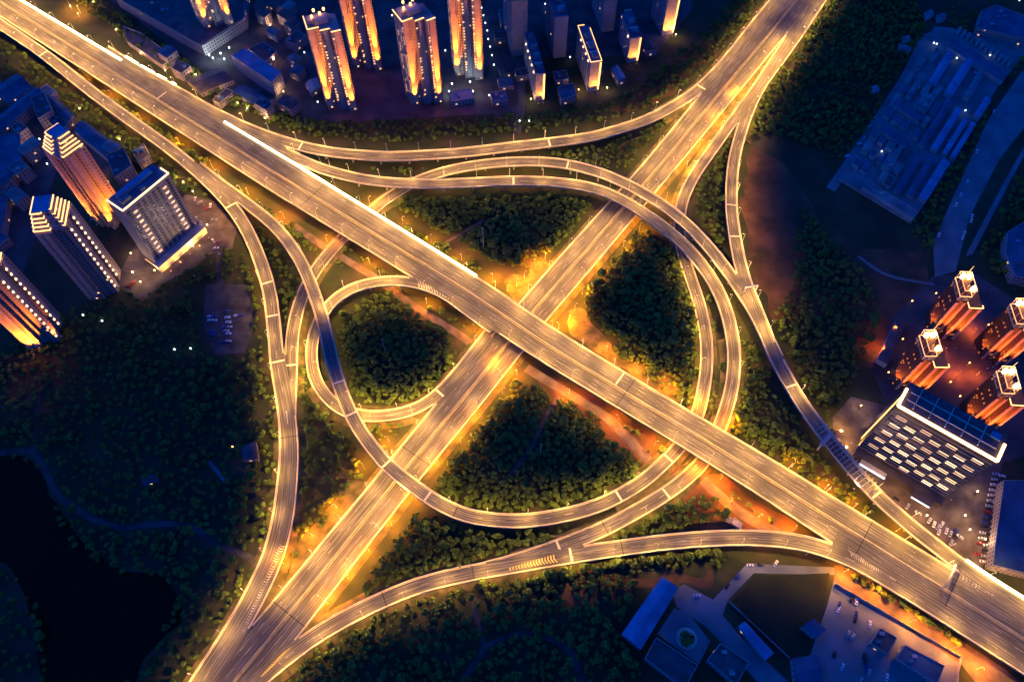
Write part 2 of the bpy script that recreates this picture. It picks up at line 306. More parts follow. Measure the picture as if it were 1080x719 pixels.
def others_at(r, p, dz=2.6, shrink=0.35):
    for q in ROADS:
        if q is r: continue
        d2 = (q.xy[:, 0] - p.x) ** 2 + (q.xy[:, 1] - p.y) ** 2
        i = int(np.argmin(d2))
        if d2[i] < max(q.hw[i] - shrink, 0) ** 2 and abs(q.xy[i, 2] - p.z) < dz: return q
    return None
def any_road(x, y, margin, below=None):
    for q in ROADS:
        d2 = (q.xy[:, 0] - x) ** 2 + (q.xy[:, 1] - y) ** 2
        i = int(np.argmin(d2))
        m = margin(q) if callable(margin) else margin
        if d2[i] < (q.hw[i] + m) ** 2: return q
    return None
def strip(mb, pts, side, off0, off1, z0, z1, keep, L, Rr):   # a kerb-like bar along one edge, between two offsets inward
    n = len(L)
    def at(i, o):
        d = (Rr[i] - L[i]).normalized(); e = L[i] if side == 'L' else Rr[i]
        return e + d * (o if side == 'L' else -o)
    v = 0
    for i in range(n - 1):
        if not (keep[i] and keep[i + 1]): continue
        a0, a1, b0, b1 = at(i, off0), at(i, off1), at(i + 1, off0), at(i + 1, off1)
        if side == 'R': a0, a1, b0, b1 = a1, a0, b1, b0
        q = lambda p, z: (p.x, p.y, p.z + z)
        mb.face([q(a0, z1), q(a1, z1), q(b1, z1), q(b0, z1)])
        if z1 - z0 > .04:
            mb.face([q(a0, z0), q(a0, z1), q(b0, z1), q(b0, z0)]); mb.face([q(a1, z0), q(b1, z0), q(b1, z1), q(a1, z1)])
def runs_of(mb, k):                                      # split a strip at its gaps: one mesh per unbroken run
    out, cur, last = [], None, {}
    groups = {}
    fs = [mb.f[i:i + k] for i in range(0, len(mb.f), k)]
    open_runs = []
    for chunk in fs:
        pts = [mb.v[i] for f in chunk for i in f]
        key = set((round(p[0], 2), round(p[1], 2), round(p[2], 2)) for p in pts)
        hit = next((q for q in open_runs if len(q[0] & key) >= 2), None)
        if hit is None: hit = [key, MB()]; open_runs.append(hit)
        hit[0] = key
        for f in chunk: hit[1].face([mb.v[i] for i in f], [mb.uv[i] for i in f])
    return [q[1] for q in open_runs]
def build_road(r):
    n = len(r.c); wmax = max(r.w)
    if r.kind == 'road':
        root = None
    else:
        mid = r.c[n // 2]
        root = empty('ramp_viaduct' if r.key != 'main' else 'expressway_viaduct', (0, 0, 0), 0, r.label, 'viaduct')
    mb = MB(); v = 0
    for i in range(n - 1):
        l = (r.c[i + 1] - r.c[i]).length
        a, b, c_, d = r.L[i], r.R[i], r.R[i + 1], r.L[i + 1]
        mb.face([a, b, c_, d][::1] if ((b - a).cross(d - a)).z > 0 else [d, c_, b, a],
                [(0, v), (r.w[i], v), (r.w[i + 1], v + l), (0, v + l)] if ((b - a).cross(d - a)).z > 0 else [(0, v + l), (r.w[i + 1], v + l), (r.w[i], v), (0, v)])
        v += l
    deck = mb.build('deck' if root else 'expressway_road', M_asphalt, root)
    if not root: deck['kind'] = 'structure'; root = deck
    # girder below / earth slope
    ins = {s: [others_at(r, p) is not None for p in (r.L if s == 'L' else r.R)] for s in 'LR'}
    gb, sl = MB(), MB()
    for i in range(n - 1):
        z = r.c[i].z
        if z > 3.6:
            d = (r.R[i] - r.L[i]).normalized(); d2 = (r.R[i + 1] - r.L[i + 1]).normalized()
            o = Vector((0, 0, -.05)); u = Vector((0, 0, -.75)); k = Vector((0, 0, -1.7)); f = .22
            A_ = [r.L[i] + o, r.L[i] + u, r.L[i] + d * r.w[i] * f + k, r.R[i] - d * r.w[i] * f + k, r.R[i] + u, r.R[i] + o]
            B_ = [r.L[i + 1] + o, r.L[i + 1] + u, r.L[i + 1] + d2 * r.w[i + 1] * f + k, r.R[i + 1] - d2 * r.w[i + 1] * f + k, r.R[i + 1] + u, r.R[i + 1] + o]
            for k2 in range(5): gb.face([A_[k2], B_[k2], B_[k2 + 1], A_[k2 + 1]])
        else:
            for s, E_, sg in (('L', r.L, -1), ('R', r.R, 1)):
                if ins[s][i] or ins[s][i + 1]: continue
                d = (r.R[i] - r.L[i]).normalized() * sg; d2 = (r.R[i + 1] - r.L[i + 1]).normalized() * sg
                a, b = E_[i], E_[i + 1]; o = Vector((0, 0, -.05))
                fa = a + d * (a.z * 1.4 + .5); fb = b + d2 * (b.z * 1.4 + .5); fa.z = fb.z = .02
                sl.face([a + o, b + o, fb, fa] if sg < 0 else [b + o, a + o, fa, fb])
    if gb.f: gb.build('girder', M_conc_d, root)
    for run in runs_of(sl, 1): run.build('embankment', M_grass, root)
    # parapets and painted lines
    for s in 'LR':
        keep = [not k for k in ins[s]]
        pm = MB(); strip(pm, r.c, s, 0.02, 0.52, -.05, .95, keep, r.L, r.R)
        for run in runs_of(pm, 3): run.build('parapet', M_conc, root)
    em = MB()
    for s in 'LR':
        em = MB(); strip(em, r.c, s, 0.75, 1.2, .03, .03, [not k for k in ins[s]], r.L, r.R)
        for run in runs_of(em, 1): run.build('edge_line', M_epaint, root)
    dm = MB(); seg_n = 0
    offs = []
    if r.median:
        half = wmax / 2
        lw = (half - 2.2) / (r.lanes / 2)
        for k in range(1, r.lanes // 2): offs += [1.3 + k * lw, None]
        fr = [(1.0 + k * (half - 2.4) / (r.lanes // 2)) / wmax for k in range(1, r.lanes // 2)]
        fr = fr + [1 - f for f in fr]
    else: fr = [k / r.lanes for k in range(1, r.lanes)]
    for i in range(0, n - 3, 5):                         # 6 m dash, 9 m gap
        for f in fr:
            p = r.L[i].lerp(r.R[i], f)
            if others_at(r, p, shrink=.6) is not None and ROADS.index(r) not in (0, 1): continue
            for j in (i, i + 1):
                a, b = r.L[j].lerp(r.R[j], f), r.L[j + 1].lerp(r.R[j + 1], f)
                d = (r.R[j] - r.L[j]).normalized() * .11; o = Vector((0, 0, .03))
                dm.face([a - d + o, a + d + o, b + d + o, b - d + o])
    if dm.f: dm.build('lane_marking', M_worn, root)
    if r.median:
        md, my = MB(), MB(); al = [True] * n
        Lm = [a.lerp(b, .5) for a, b in zip(r.L, r.R)]
        for off, t_, z1, m_ in ((-.3, .3, .85, md), (-1.1, -.7, .03, my), (.7, 1.1, .03, my)):
            L2 = [c_ + (b - a).normalized() * off for a, b, c_ in zip(r.L, r.R, Lm)]
            strip(m_, None, 'L', 0, t_ - off, -.02 if z1 > .1 else .03, z1, al, L2, [b for b in r.R])
        md.build('median_barrier', M_conc_d, root); my.build('median_line', M_ypaint, root)
    # piers
    if r.kind == 'viaduct':
        st = int(r.pier_step / 3); cnt = 0
        for i in range(st // 2, n - 2, st):
            p = r.c[i]
            if p.z < 4.6 or others_at(r, p) is not None and r.key != 'main': continue
            bad = False
            for q in ROADS:
                if q is r: continue
                d2 = (q.xy[:, 0] - p.x) ** 2 + (q.xy[:, 1] - p.y) ** 2; j = int(np.argmin(d2))
                if d2[j] < (q.hw[j] + 2) ** 2: bad = True
            if bad: continue
            d = (r.R[i] - r.L[i]).normalized(); pmb = MB(); M_ = Matrix.Translation((p.x, p.y, 0)) @ Matrix.Rotation(math.atan2(d.y, d.x), 4, 'Z')
            wd = r.w[i]; top = p.z - 1.7
            for x in ((-wd * .25, wd * .25) if wd > 16 else (0,)):
                pmb.prism([tuple((M_ @ Vector((x + 1.0 * math.cos(a * math.pi / 4), .8 * math.sin(a * math.pi / 4), 0)))[:2]) for a in range(8)], 0, top - 1.1, cap=False)
            pmb.box(-wd * .3, wd * .3, -.9, .9, top - 1.1, top, M_)
            pmb.build('pier', M_conc_d, root); cnt += 1
    return root
for r in ROADS: r.root = build_road(r)
def nearest(r, px, py):
    best = min(range(len(r.c)), key=lambda i: (proj(r.c[i])[0] - px) ** 2 + (proj(r.c[i])[1] - py) ** 2)
    return best
def proj(p):
    z = p[2] - CAM_H; ww = p[1] * _s - z * _c
    return 540 + CAM_F * p[0] / ww, 359.5 - CAM_F * (p[1] * _c + z * _s) / ww
def cross_bar(r, px, py, wid, m, name, f0=0.03, f1=0.97):
    i = min(max(nearest(r, px, py), 1), len(r.c) - 2)
    d = (r.R[i] - r.L[i]); t = (r.c[i + 1] - r.c[i - 1]).normalized() * wid / 2; o = Vector((0, 0, .045))
    a, b = r.L[i] + d * f0, r.L[i] + d * f1
    mb = MB(); mb.face([a - t + o, b - t + o, b + t + o, a + t + o]); mb.build(name, m, r.root)
for r, px, py in ((EF, 405, 488), (EF, 356, 402), (EF, 370, 438), (EF, 452, 524), (EF, 704, 484), (EF, 654, 524), (C, 304, 434), (C, 307, 385), (LL, 292, 380), (LL, 45, 57),
                  (B, 603, 586), (D, 590, 576), (D, 540, 190), (C, 600, 174), (A, 770, 215), (A, 775, 250), (A, 835, 407), (T, 740, 91), (T, 580, 150), (LL, 281, 297), (LL, 288, 333), (G, 465, 413), (T, 317, 154), (A, 925, 522), (D, 703, 520), (LL, 243, 217)):
    cross_bar(r, px, py, 1.5, M_conc, 'expansion_joint')
for r, px, py in ((B, 405, 632), (B, 500, 603), (LL, 303, 462), (R1, 995, 640), (R1, 905, 575), (B, 655, 577), (EF, 480, 540), (D, 640, 556), (R1, 660, 410), (R1, 330, 206), (R1, 180, 110), (NE, 440, 480), (NE, 300, 640), (NE, 740, 135)):
    cross_bar(r, px, py, 0.6, M_joint_d, 'expansion_joint')
cross_bar(R1, 650, 405, 1.2, M_conc, 'expansion_joint', .03, .47)
cross_bar(R1, 165, 105, 1.2, M_conc, 'expansion_joint', .03, .47)
def chevrons(parent, a0, a1, b0, b1, z, n, m=None):     # stripes across a wedge that opens from (a0,b0) to (a1,b1)
    mb = MB(); A0, A1, B0, B1 = P(*a0, z), P(*a1, z), P(*b0, z), P(*b1, z)
    for k in range(n):
        t, t2 = k / n, (k + .45) / n
        p, q, q2, p2 = A0.lerp(A1, t), B0.lerp(B1, t), B0.lerp(B1, t2), A0.lerp(A1, t2)
        mid0, mid1 = p.lerp(q, .5) + (A0 - A1).normalized() * .8, p2.lerp(q2, .5) + (A0 - A1).normalized() * .8
        mb.face([p, mid0, mid1, p2]); mb.face([mid0, q, q2, mid1])
    mb.build('chevron_marking', m or M_paint, parent)
chevrons(LL.root, (254, 668), (296, 572), (258, 666), (302, 574), 2.5 + .42, 34, M_worn)
chevrons(G.root, (480, 318), (437, 292), (478, 317), (440, 302), 9.5 + .56, 14, M_worn)
chevrons(B.root, (538, 598), (586, 584), (538, 601), (590, 592), 2.7 + .62, 16, M_ypaint)
chevrons(B.root, (945, 611), (893, 578), (943, 612), (897, 586), 9.5 + .62, 20, M_worn)
chevrons(B.root, (275, 712), (300, 686), (278, 712), (309, 680), 2.5 + .62, 14, M_ypaint)
chevrons(A.root, (1050, 628), (1010, 603), (1050, 630), (1008, 609), 9.5 + .36, 12, M_worn)
chevrons(LL.root, (303, 446), (298, 415), (303.6, 446), (302, 415), 3.2, 16)

# ------------------------------------------------------------------ road lamps
def lamp_meshes(h, reach):
    pole = MB().tube([(0, 0, 0), (0, 0, h * .6), (0, 0, h)], [.16, .12, .08]).prism([(.3 * math.cos(a * math.pi / 3), .3 * math.sin(a * math.pi / 3)) for a in range(6)], 0, .35).mesh('pole', M_steel)
    arm = MB().tube([(0, 0, h - .5), (reach * .35, 0, h + .25), (reach, 0, h + .4)], [.07, .06, .05]).mesh('arm', M_steel)
    hd = MB().prism([(reach - .3, -.22), (reach + .7, -.16), (reach + .7, .16), (reach - .3, .22)], h + .32, h + .55, bottom=True).mesh('lamp_head', M_steel)
    return pole, arm, hd
def make_lamp(name, h, reach, watts, colr, glow, ang=150):
    pole, arm, hd = lamp_meshes(h, reach)
    gl = MB().box(reach - .2, reach + .6, -.14, .14, h + .22, h + .31).mesh('lamp_glass', glow)
    ld = bpy.data.lights.new(name + '_light', 'SPOT'); ld.energy = watts; ld.color = colr; ld.spot_size = R(ang); ld.spot_blend = .5; ld.shadow_soft_size = .35
    def place(loc, rz, label, group, tilt=4):
        root = empty(name, loc, rz, label, 'street lamp', group)
        for nm, me in (('pole', pole), ('arm', arm), ('lamp_head', hd)):
            o = bpy.data.objects.new(nm, me); link(o, root)
            if nm == 'lamp_head': link(bpy.data.objects.new('lamp_glass', gl), o)
        l = bpy.data.objects.new('lamp_light', ld); link(l, root); l.location = (reach + .2, 0, h + .1); l.rotation_euler = (0, -R(tilt), 0)
        return root
    return place
road_lamp = make_lamp('street_lamp', 9.5, 1.3, ROAD_W, ROAD_C, M_glow, 156)
main_lamp = make_lamp('street_lamp', 11, 2.2, MAIN_W, ROAD_C, M_glow, 156)
NLAMP = 0
for r in ROADS:
    n = len(r.c)
    step = 9 if r.median else 9
    for s in r.lamps:
        for i in range(3 if s == 'L' else 6, n - 1, step):
            e = r.L[i] if s == 'L' else r.R[i]; o = r.R[i] if s == 'L' else r.L[i]
            p = proj(e)
            if not (-25 < p[0] < 1105 and -25 < p[1] < 745): continue
            d = (o - e).normalized(); pos = e + d * .22
            if others_at(r, e, shrink=-.6) is not None:
                continue
            pos.z += .95 - .05
            # keep clear of decks passing overhead
            clash = (r is EF and math.hypot(p[0] - 343, p[1] - 372) < 24) or (r is D and math.hypot(p[0] - 715, p[1] - 255) < 24) or (r is A and 866 < p[0] < 922 and p[1] > 440)
            for q in ROADS:
                if q is r: continue
                d2 = (q.xy[:, 0] - pos.x) ** 2 + (q.xy[:, 1] - pos.y) ** 2; j = int(np.argmin(d2))
                if d2[j] < (q.hw[j] + 2.5) ** 2 and q.xy[j, 2] > e.z + 2: clash = True
            if clash: continue
            (main_lamp if r.median else road_lamp)(pos, math.atan2(d.y, d.x), 'slim grey street lamp on the edge of ' + r.desc, 'street lamps along ' + r.desc); NLAMP += 1
sod_lamp = make_lamp('street_lamp', 8.5, 1.2, SODIUM_W, SODIUM_C, M_sglow, 160)
SODS = []
def sodium(px, py, rz=0.0, where='the verge of the ground level expressway', z=0):
    global NLAMP
    SODS.append((P(px, py).x, P(px, py).y))
    sod_lamp(P(px, py, z), rz, 'low sodium lamp glowing deep orange on ' + where, 'sodium lamps on ' + where, 0); NLAMP += 1
w1 = 'the verge of the ground level expressway'
for x, y in ((345, 632), (366, 606), (388, 577), (412, 550), (437, 522), (462, 487), (484, 462), (506, 437), (528, 410), (587, 342), (604, 322), (612, 305), (633, 280), (655, 255), (672, 238),
             (700, 207), (722, 172), (735, 150), (755, 122), (775, 95), (535, 302), (553, 288), (575, 268), (520, 292), (545, 297), (560, 276), (584, 350), (598, 333), (300, 590), (330, 560), (355, 530), (385, 490), (410, 460)):
    sodium(x + (2 if x > 340 and (x, y) not in ((355, 530), (385, 490), (410, 460)) and not 500 < x < 576 or (x, y) in ((506, 437), (528, 410)) else 0), y + 5, rnd.uniform(0, 6.28), w1)
w2 = 'the ground beside the wide straight elevated expressway'
for x, y in ((390, 215), (425, 236), (455, 256), (487, 274), (520, 296), (600, 344), (640, 370), (672, 392), (705, 412), (735, 425), (770, 445), (835, 492), (870, 515), (900, 535), (945, 560), (600, 415), (650, 445), (690, 470), (730, 497), (770, 530), (800, 545), (835, 560), (760, 505),
             (345, 255), (390, 278), (420, 296), (300, 230), (262, 205), (225, 178), (190, 152), (150, 128), (120, 103), (90, 82), (75, 8), (85, 14), (925, 625), (960, 655), (1000, 685), (1030, 705), (890, 603), (850, 585), (450, 320), (500, 350), (525, 385), (545, 395)):
    sodium(x, y, rnd.uniform(0, 6.28), w2)
print('LAMPS', NLAMP)
# bright strips of light along the railings
def rail_strip(r, side, p0, p1, label, gap=None):
    E_ = r.L if side == 'L' else r.R
    i0, i1 = [min(range(len(E_)), key=lambda i: (proj(E_[i])[0] - p[0]) ** 2 + (proj(E_[i])[1] - p[1]) ** 2) for p in (p0, p1)]
    if i0 > i1: i0, i1 = i1, i0
    mb = MB(); keep = [i0 <= i <= i1 for i in range(len(E_))]
    up = [p + Vector((0, 0, 1.05)) for p in r.L]; ur = [p + Vector((0, 0, 1.05)) for p in r.R]
    strip(mb, None, side, -.7, .9, 0, .14, keep, up, ur)
    o = mb.build('rail_light', M_strip); tag(o, label, 'light strip', 'bright strip lights along the railings')
rail_strip(R1, 'L', (14, -6), (128, 63), 'long unbroken strip of white light on the expressway railing at the top left')
for k, (a, b) in enumerate((((132, 59), (146, 67)), ((150, 69), (163, 76)), ((167, 78), (178, 84)), ((181, 86), (187, 89)))):
    rail_strip(T, 'L', a, b, ('first', 'second', 'third', 'last')[k] + ' short dash of light after the long strip on the upper left railing')
rail_strip(R1, 'L', (236, 131), (502, 293), 'longest strip of white light running along the middle of the expressway railing')
rail_strip(A, 'L', (1018, 594), (1100, 645), 'strip of white light on the railing where the right ramp joins the expressway')

# ------------------------------------------------------------------ paved areas, paths, water, soil
sheet('bare_soil', [(790, 150), (830, 170), (850, 215), (905, 265), (975, 262), (985, 300), (960, 330), (935, 370), (905, 372), (880, 330), (820, 345), (800, 300), (785, 240)], .04, M_soil)
sheet('bare_soil', [(640, 112), (690, 70), (740, 40), (760, 50), (735, 80), (690, 108), (650, 122)], .04, M_soil)
sheet('bare_soil', [(560, 622), (640, 606), (770, 600), (740, 622), (700, 612), (640, 640), (560, 640)], .04, M_soil)
sheet('bare_soil', [(310, 590), (350, 530), (380, 500), (400, 512), (360, 560), (315, 640)], .04, M_grass)
sheet('bare_soil', [(520, 292), (556, 288), (576, 262), (600, 300), (560, 330)], .04, M_grass)
sheet('bare_soil', [(588, 335), (612, 315), (640, 360), (720, 405), (745, 432), (700, 420), (620, 372)], .04, M_grass)
sheet('bare_soil', [(690, 490), (760, 500), (850, 560), (820, 562), (740, 560), (700, 520)], .04, M_soil)
sheet('bare_soil', [(560, 385), (600, 400), (700, 470), (690, 492), (640, 462), (580, 415)], .04, M_soil)
sheet('lake', [(-40, 486), (20, 480), (45, 496), (66, 540), (84, 574), (120, 600), (170, 606), (196, 628), (176, 672), (140, 719), (130, 760), (60, 760), (42, 690), (36, 640), (10, 600), (-40, 590)], .05, M_water)
sheet('pavement', [(120, 300), (140, 262), (196, 205), (225, 212), (250, 240), (245, 262), (222, 268), (205, 282), (170, 300), (150, 318)], .06, M_path)
M_dpave = noise_mat('dark_paving', (0.035, .03, .033), (0.10, .08, .08), .05, .9, 8)
M_ppath = noise_mat('park_path', (0.03, .03, .03), (0.085, .08, .075), .1, .9, 6)
sheet('pavement', [(218, 300), (262, 300), (268, 345), (258, 372), (226, 374), (214, 340)], .06, M_ppath)
sheet('pavement', [(885, 178), (986, 28), (1004, 30), (1120, 60), (1078, 62), (1052, 92), (1010, 162), (960, 236), (884, 190)], .06, M_pave)
sheet('road', [(986, 292), (984, 256), (1040, 130), (1078, 75), (1100, 75), (1100, 110), (1054, 168), (1022, 230), (1008, 286)], .07, M_pave)
sheet('road', [(1018, 270), (1060, 190), (1100, 120), (1100, 128), (1066, 190), (1026, 268)], .07, M_pave)
M_dpave = noise_mat('dark_paving', (0.035, .03, .033), (0.10, .08, .08), .05, .9, 8)
sheet('pavement', [(918, 385), (945, 330), (985, 290), (1030, 290), (1110, 340), (1110, 470), (1058, 488), (1000, 470), (940, 440)], .06, M_dpave)
sheet('pavement', [(878, 440), (898, 418), (945, 430), (1000, 500), (1058, 480), (1046, 560), (1035, 605), (1018, 598), (940, 528), (880, 470)], .08, M_path)
sheet('pavement', [(708, 622), (722, 616), (752, 632), (788, 594), (880, 598), (882, 606), (795, 604), (768, 632), (762, 648), (782, 672), (832, 719), (850, 745), (818, 740), (768, 684), (744, 660), (714, 640)], .06, M_pave)
sheet('courtyard', [(711, 641), (726, 646), (749, 676), (737, 700), (693, 668)], .062, M_pave)
sheet('sports_field', [(797, 607), (875, 604), (868, 645), (855, 690), (836, 700), (786, 656), (768, 638)], .09, M_field)
sheet('pavement', [(872, 640), (880, 610), (1012, 690), (1010, 760), (840, 760), (850, 700)], .07, M_pave)
sheet('service_road', [(880, 596), (898, 600), (1060, 705), (1100, 740), (1060, 760), (1014, 700), (880, 612)], .11, M_path)
sheet('pavement', [(-20, 90), (0, 85), (40, 100), (120, 165), (110, 200), (60, 180), (20, 300), (-60, 330)], .05, M_dpave)
sheet('pavement', [(90, -20), (130, 10), (215, 75), (230, 110), (300, 120), (345, 130), (520, 120), (545, 140), (560, 60), (690, 60), (730, 10), (730, -40)], .03, M_dpave)
for nm, px, wd, m in (('path', [(590, 418), (575, 440), (560, 472), (535, 504)], 3.2, M_path), ('path', [(500, 630), (501, 648), (506, 664), (512, 682), (500, 700), (484, 722)], 3.5, M_ppath),
                      ('path', [(512, 682), (545, 668), (580, 672), (605, 690), (616, 725)], 4, M_ppath), ('path', [(-10, 480), (30, 474), (42, 482), (60, 520), (95, 545), (125, 556), (170, 552), (205, 556), (228, 574), (262, 586), (274, 600)], 4, M_ppath),
                      ('path', [(-10, 430), (30, 424), (40, 405), (38, 450), (36, 474)], 3, M_ppath), ('path', [(220, 486), (238, 508)], 2.5, M_pave),
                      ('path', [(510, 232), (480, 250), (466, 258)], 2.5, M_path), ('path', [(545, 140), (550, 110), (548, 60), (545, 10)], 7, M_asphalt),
                      ('service_road', [(310, 238), (345, 262), (390, 289), (412, 305), (440, 325), (480, 350), (500, 365), (498, 380)], 6, M_path), ('service_road', [(555, 388), (600, 415), (640, 440), (688, 490)], 7, M_path),
                      ('service_road', [(735, 500), (770, 532), (806, 556), (850, 572)], 7, M_path), ('service_road', [(232, 266), (231, 285), (233, 302)], 5, M_ppath),
                      ('path', [(905, 270), (935, 290), (985, 300)], 2.5, M_pave), ('service_road', [(876, 200), (900, 165), (950, 90), (975, 40)], 8, M_pave), ('road', [(975, 40), (1010, 35), (1080, 62), (1110, 75)], 9, M_pave)):
    line(nm, px, wd, .12, m)

# ------------------------------------------------------------------ trees
def inside(poly, x, y):
    c = False; j = len(poly) - 1
    for i in range(len(poly)):
        xi, yi = poly[i]; xj, yj = poly[j]
        if (yi > y) != (yj > y) and x < (xj - xi) * (y - yi) / (yj - yi) + xi: c = not c
        j = i
    return c
nr = np.random.default_rng(3)
def crown_template(nq, r=3.1, h=6.4, base=1.6, lobes=7):
    lc = nr.normal(size=(lobes, 3)); lc /= np.linalg.norm(lc, axis=1)[:, None]; lc *= nr.uniform(.3, .6, (lobes, 1)); lc[:, 2] = lc[:, 2] * .8 + .1
    lr = nr.uniform(.36, .52, lobes)
    k = nr.integers(0, lobes, nq); d = nr.normal(size=(nq, 3)); d /= np.linalg.norm(d, axis=1)[:, None]
    pos = lc[k] + d * (lr[k] * nr.uniform(.72, 1.04, nq))[:, None]
    nrm = d + nr.normal(size=(nq, 3)) * .28; nrm[:, 2] += .2; nrm /= np.linalg.norm(nrm, axis=1)[:, None]
    pos = pos * np.array([r, r, (h - base) / 2]) + np.array([0, 0, (h + base) / 2])
    t = np.cross(nrm, nr.normal(size=(nq, 3))); t /= np.linalg.norm(t, axis=1)[:, None]; b = np.cross(nrm, t)
    s = nr.uniform(.42, .8, nq)[:, None]; q = nr.uniform(.6, 1.1, nq)[:, None]
    V = np.stack([pos - t * s - b * s * q * .6, pos + t * s * .8 - b * s * q, pos + t * s + b * s * .7, pos - t * s * .7 + b * s * q], 1)
    return V.reshape(-1, 3).astype(np.float32)
def np_mesh(name, V, m, quads=True):
    me = bpy.data.meshes.new(name); nv = len(V); nf = nv // 4
    me.vertices.add(nv); me.vertices.foreach_set('co', V.astype(np.float32).ravel())
    me.loops.add(nv); me.loops.foreach_set('vertex_index', np.arange(nv, dtype=np.int32))
    me.polygons.add(nf); me.polygons.foreach_set('loop_start', np.arange(0, nv, 4, dtype=np.int32)); me.polygons.foreach_set('loop_total', np.full(nf, 4, dtype=np.int32))
    me.update(calc_edges=True); me.materials.append(m); return me
TPL = [crown_template(190) for _ in range(5)]
SMALL = [crown_template(110, 2.2, 3.6, .3, 5) for _ in range(3)]
CROWN = [np_mesh('crown', v, M_leaf) for v in TPL]
def trunk_mesh():
    mb = MB().tube([(0, 0, 0), (.05, .02, 1.6), (.1, -.05, 3.6)], [.22, .16, .09])
    for k in range(4):
        a = k * 1.6 + .4; mb.tube([(.05, 0, 1.7 + k * .35), (math.cos(a) * 1.0, math.sin(a) * 1.0, 3.1 + k * .3), (math.cos(a) * 1.7, math.sin(a) * 1.7, 3.9 + k * .3)], [.09, .06, .03], 5)
    return mb.mesh('trunk', M_bark)
TRUNK = trunk_mesh()
NT = 0
def tree(x, y, s, label, group, z=0):
    global NT
    root = empty('tree', (x, y, z), rnd.uniform(0, 6.28), label, 'tree', group); root.scale = (s, s, s * rnd.uniform(.85, 1.15))
    link(bpy.data.objects.new('trunk', TRUNK), root); link(bpy.data.objects.new('crown', rnd.choice(CROWN)), root); NT += 1
def scatter(poly, sp, zlim=3.0, margin=1.6, dens=1.0, jitter=.42):
    W = [P(x, y) for x, y in poly]; xy = [(p.x, p.y) for p in W]
    x0, x1 = min(p[0] for p in xy), max(p[0] for p in xy); y0, y1 = min(p[1] for p in xy), max(p[1] for p in xy); out = []
    j = 0; yy = y0
    while yy < y1:
        xx = x0 + (sp / 2 if j % 2 else 0)
        while xx < x1:
            x, y = xx + rnd.uniform(-1, 1) * sp * jitter, yy + rnd.uniform(-1, 1) * sp * jitter
            if rnd.random() < dens and inside(xy, x, y): out.append((x, y))
            xx += sp
        yy += sp * .87; j += 1
    return [(x, y) for x, y in out if any_road(x, y, lambda q: (7.5 if q is NE else 3 if q is R1 else margin)) is None and not blocked(x, y) and min((x - a) ** 2 + (y - b) ** 2 for a, b in SODS) > 22]
BLOCK = []                                               # world polygons kept free of trees (buildings, paths)
def block(pix):
    BLOCK.append([(P(x, y).x, P(x, y).y) for x, y in pix])
def blocked(x, y): return any(inside(b, x, y) for b in BLOCK)
def block_line(pix, wpx):
    for (a, b), (c_, d) in zip(pix, pix[1:]):
        l = math.hypot(c_ - a, d - b); nx, ny = -(d - b) / l * wpx, (c_ - a) / l * wpx
        block([(a + nx, b + ny), (c_ + nx, d + ny), (c_ - nx, d - ny), (a - nx, b - ny)])
for pl, wpx in (([(590, 418), (575, 440), (560, 472), (535, 504)], 3), ([(310, 238), (345, 262), (390, 289), (412, 305), (440, 325), (480, 350), (500, 365)], 6), ([(555, 388), (600, 415), (640, 440), (688, 490)], 6), ([(510, 232), (480, 250), (466, 258)], 3),
                ([(735, 500), (770, 532), (806, 556), (850, 572)], 6), ([(500, 630), (501, 648), (506, 664), (512, 682), (500, 700), (484, 722)], 3), ([(512, 682), (545, 668), (580, 672), (605, 690), (616, 725)], 3),
                ([(-10, 480), (30, 474), (42, 482), (60, 520), (95, 545), (125, 556), (170, 552), (205, 556), (228, 574), (262, 586), (274, 600)], 4), ([(232, 268), (231, 290), (240, 330), (244, 360)], 4), ([(220, 486), (238, 508)], 3)): block_line(pl, wpx)
block([(212, 298), (264, 298), (270, 345), (260, 378), (224, 378), (210, 340)])
block([(120, 300), (140, 262), (196, 205), (225, 212), (250, 240), (245, 262), (222, 268), (205, 282), (170, 300), (150, 318)])
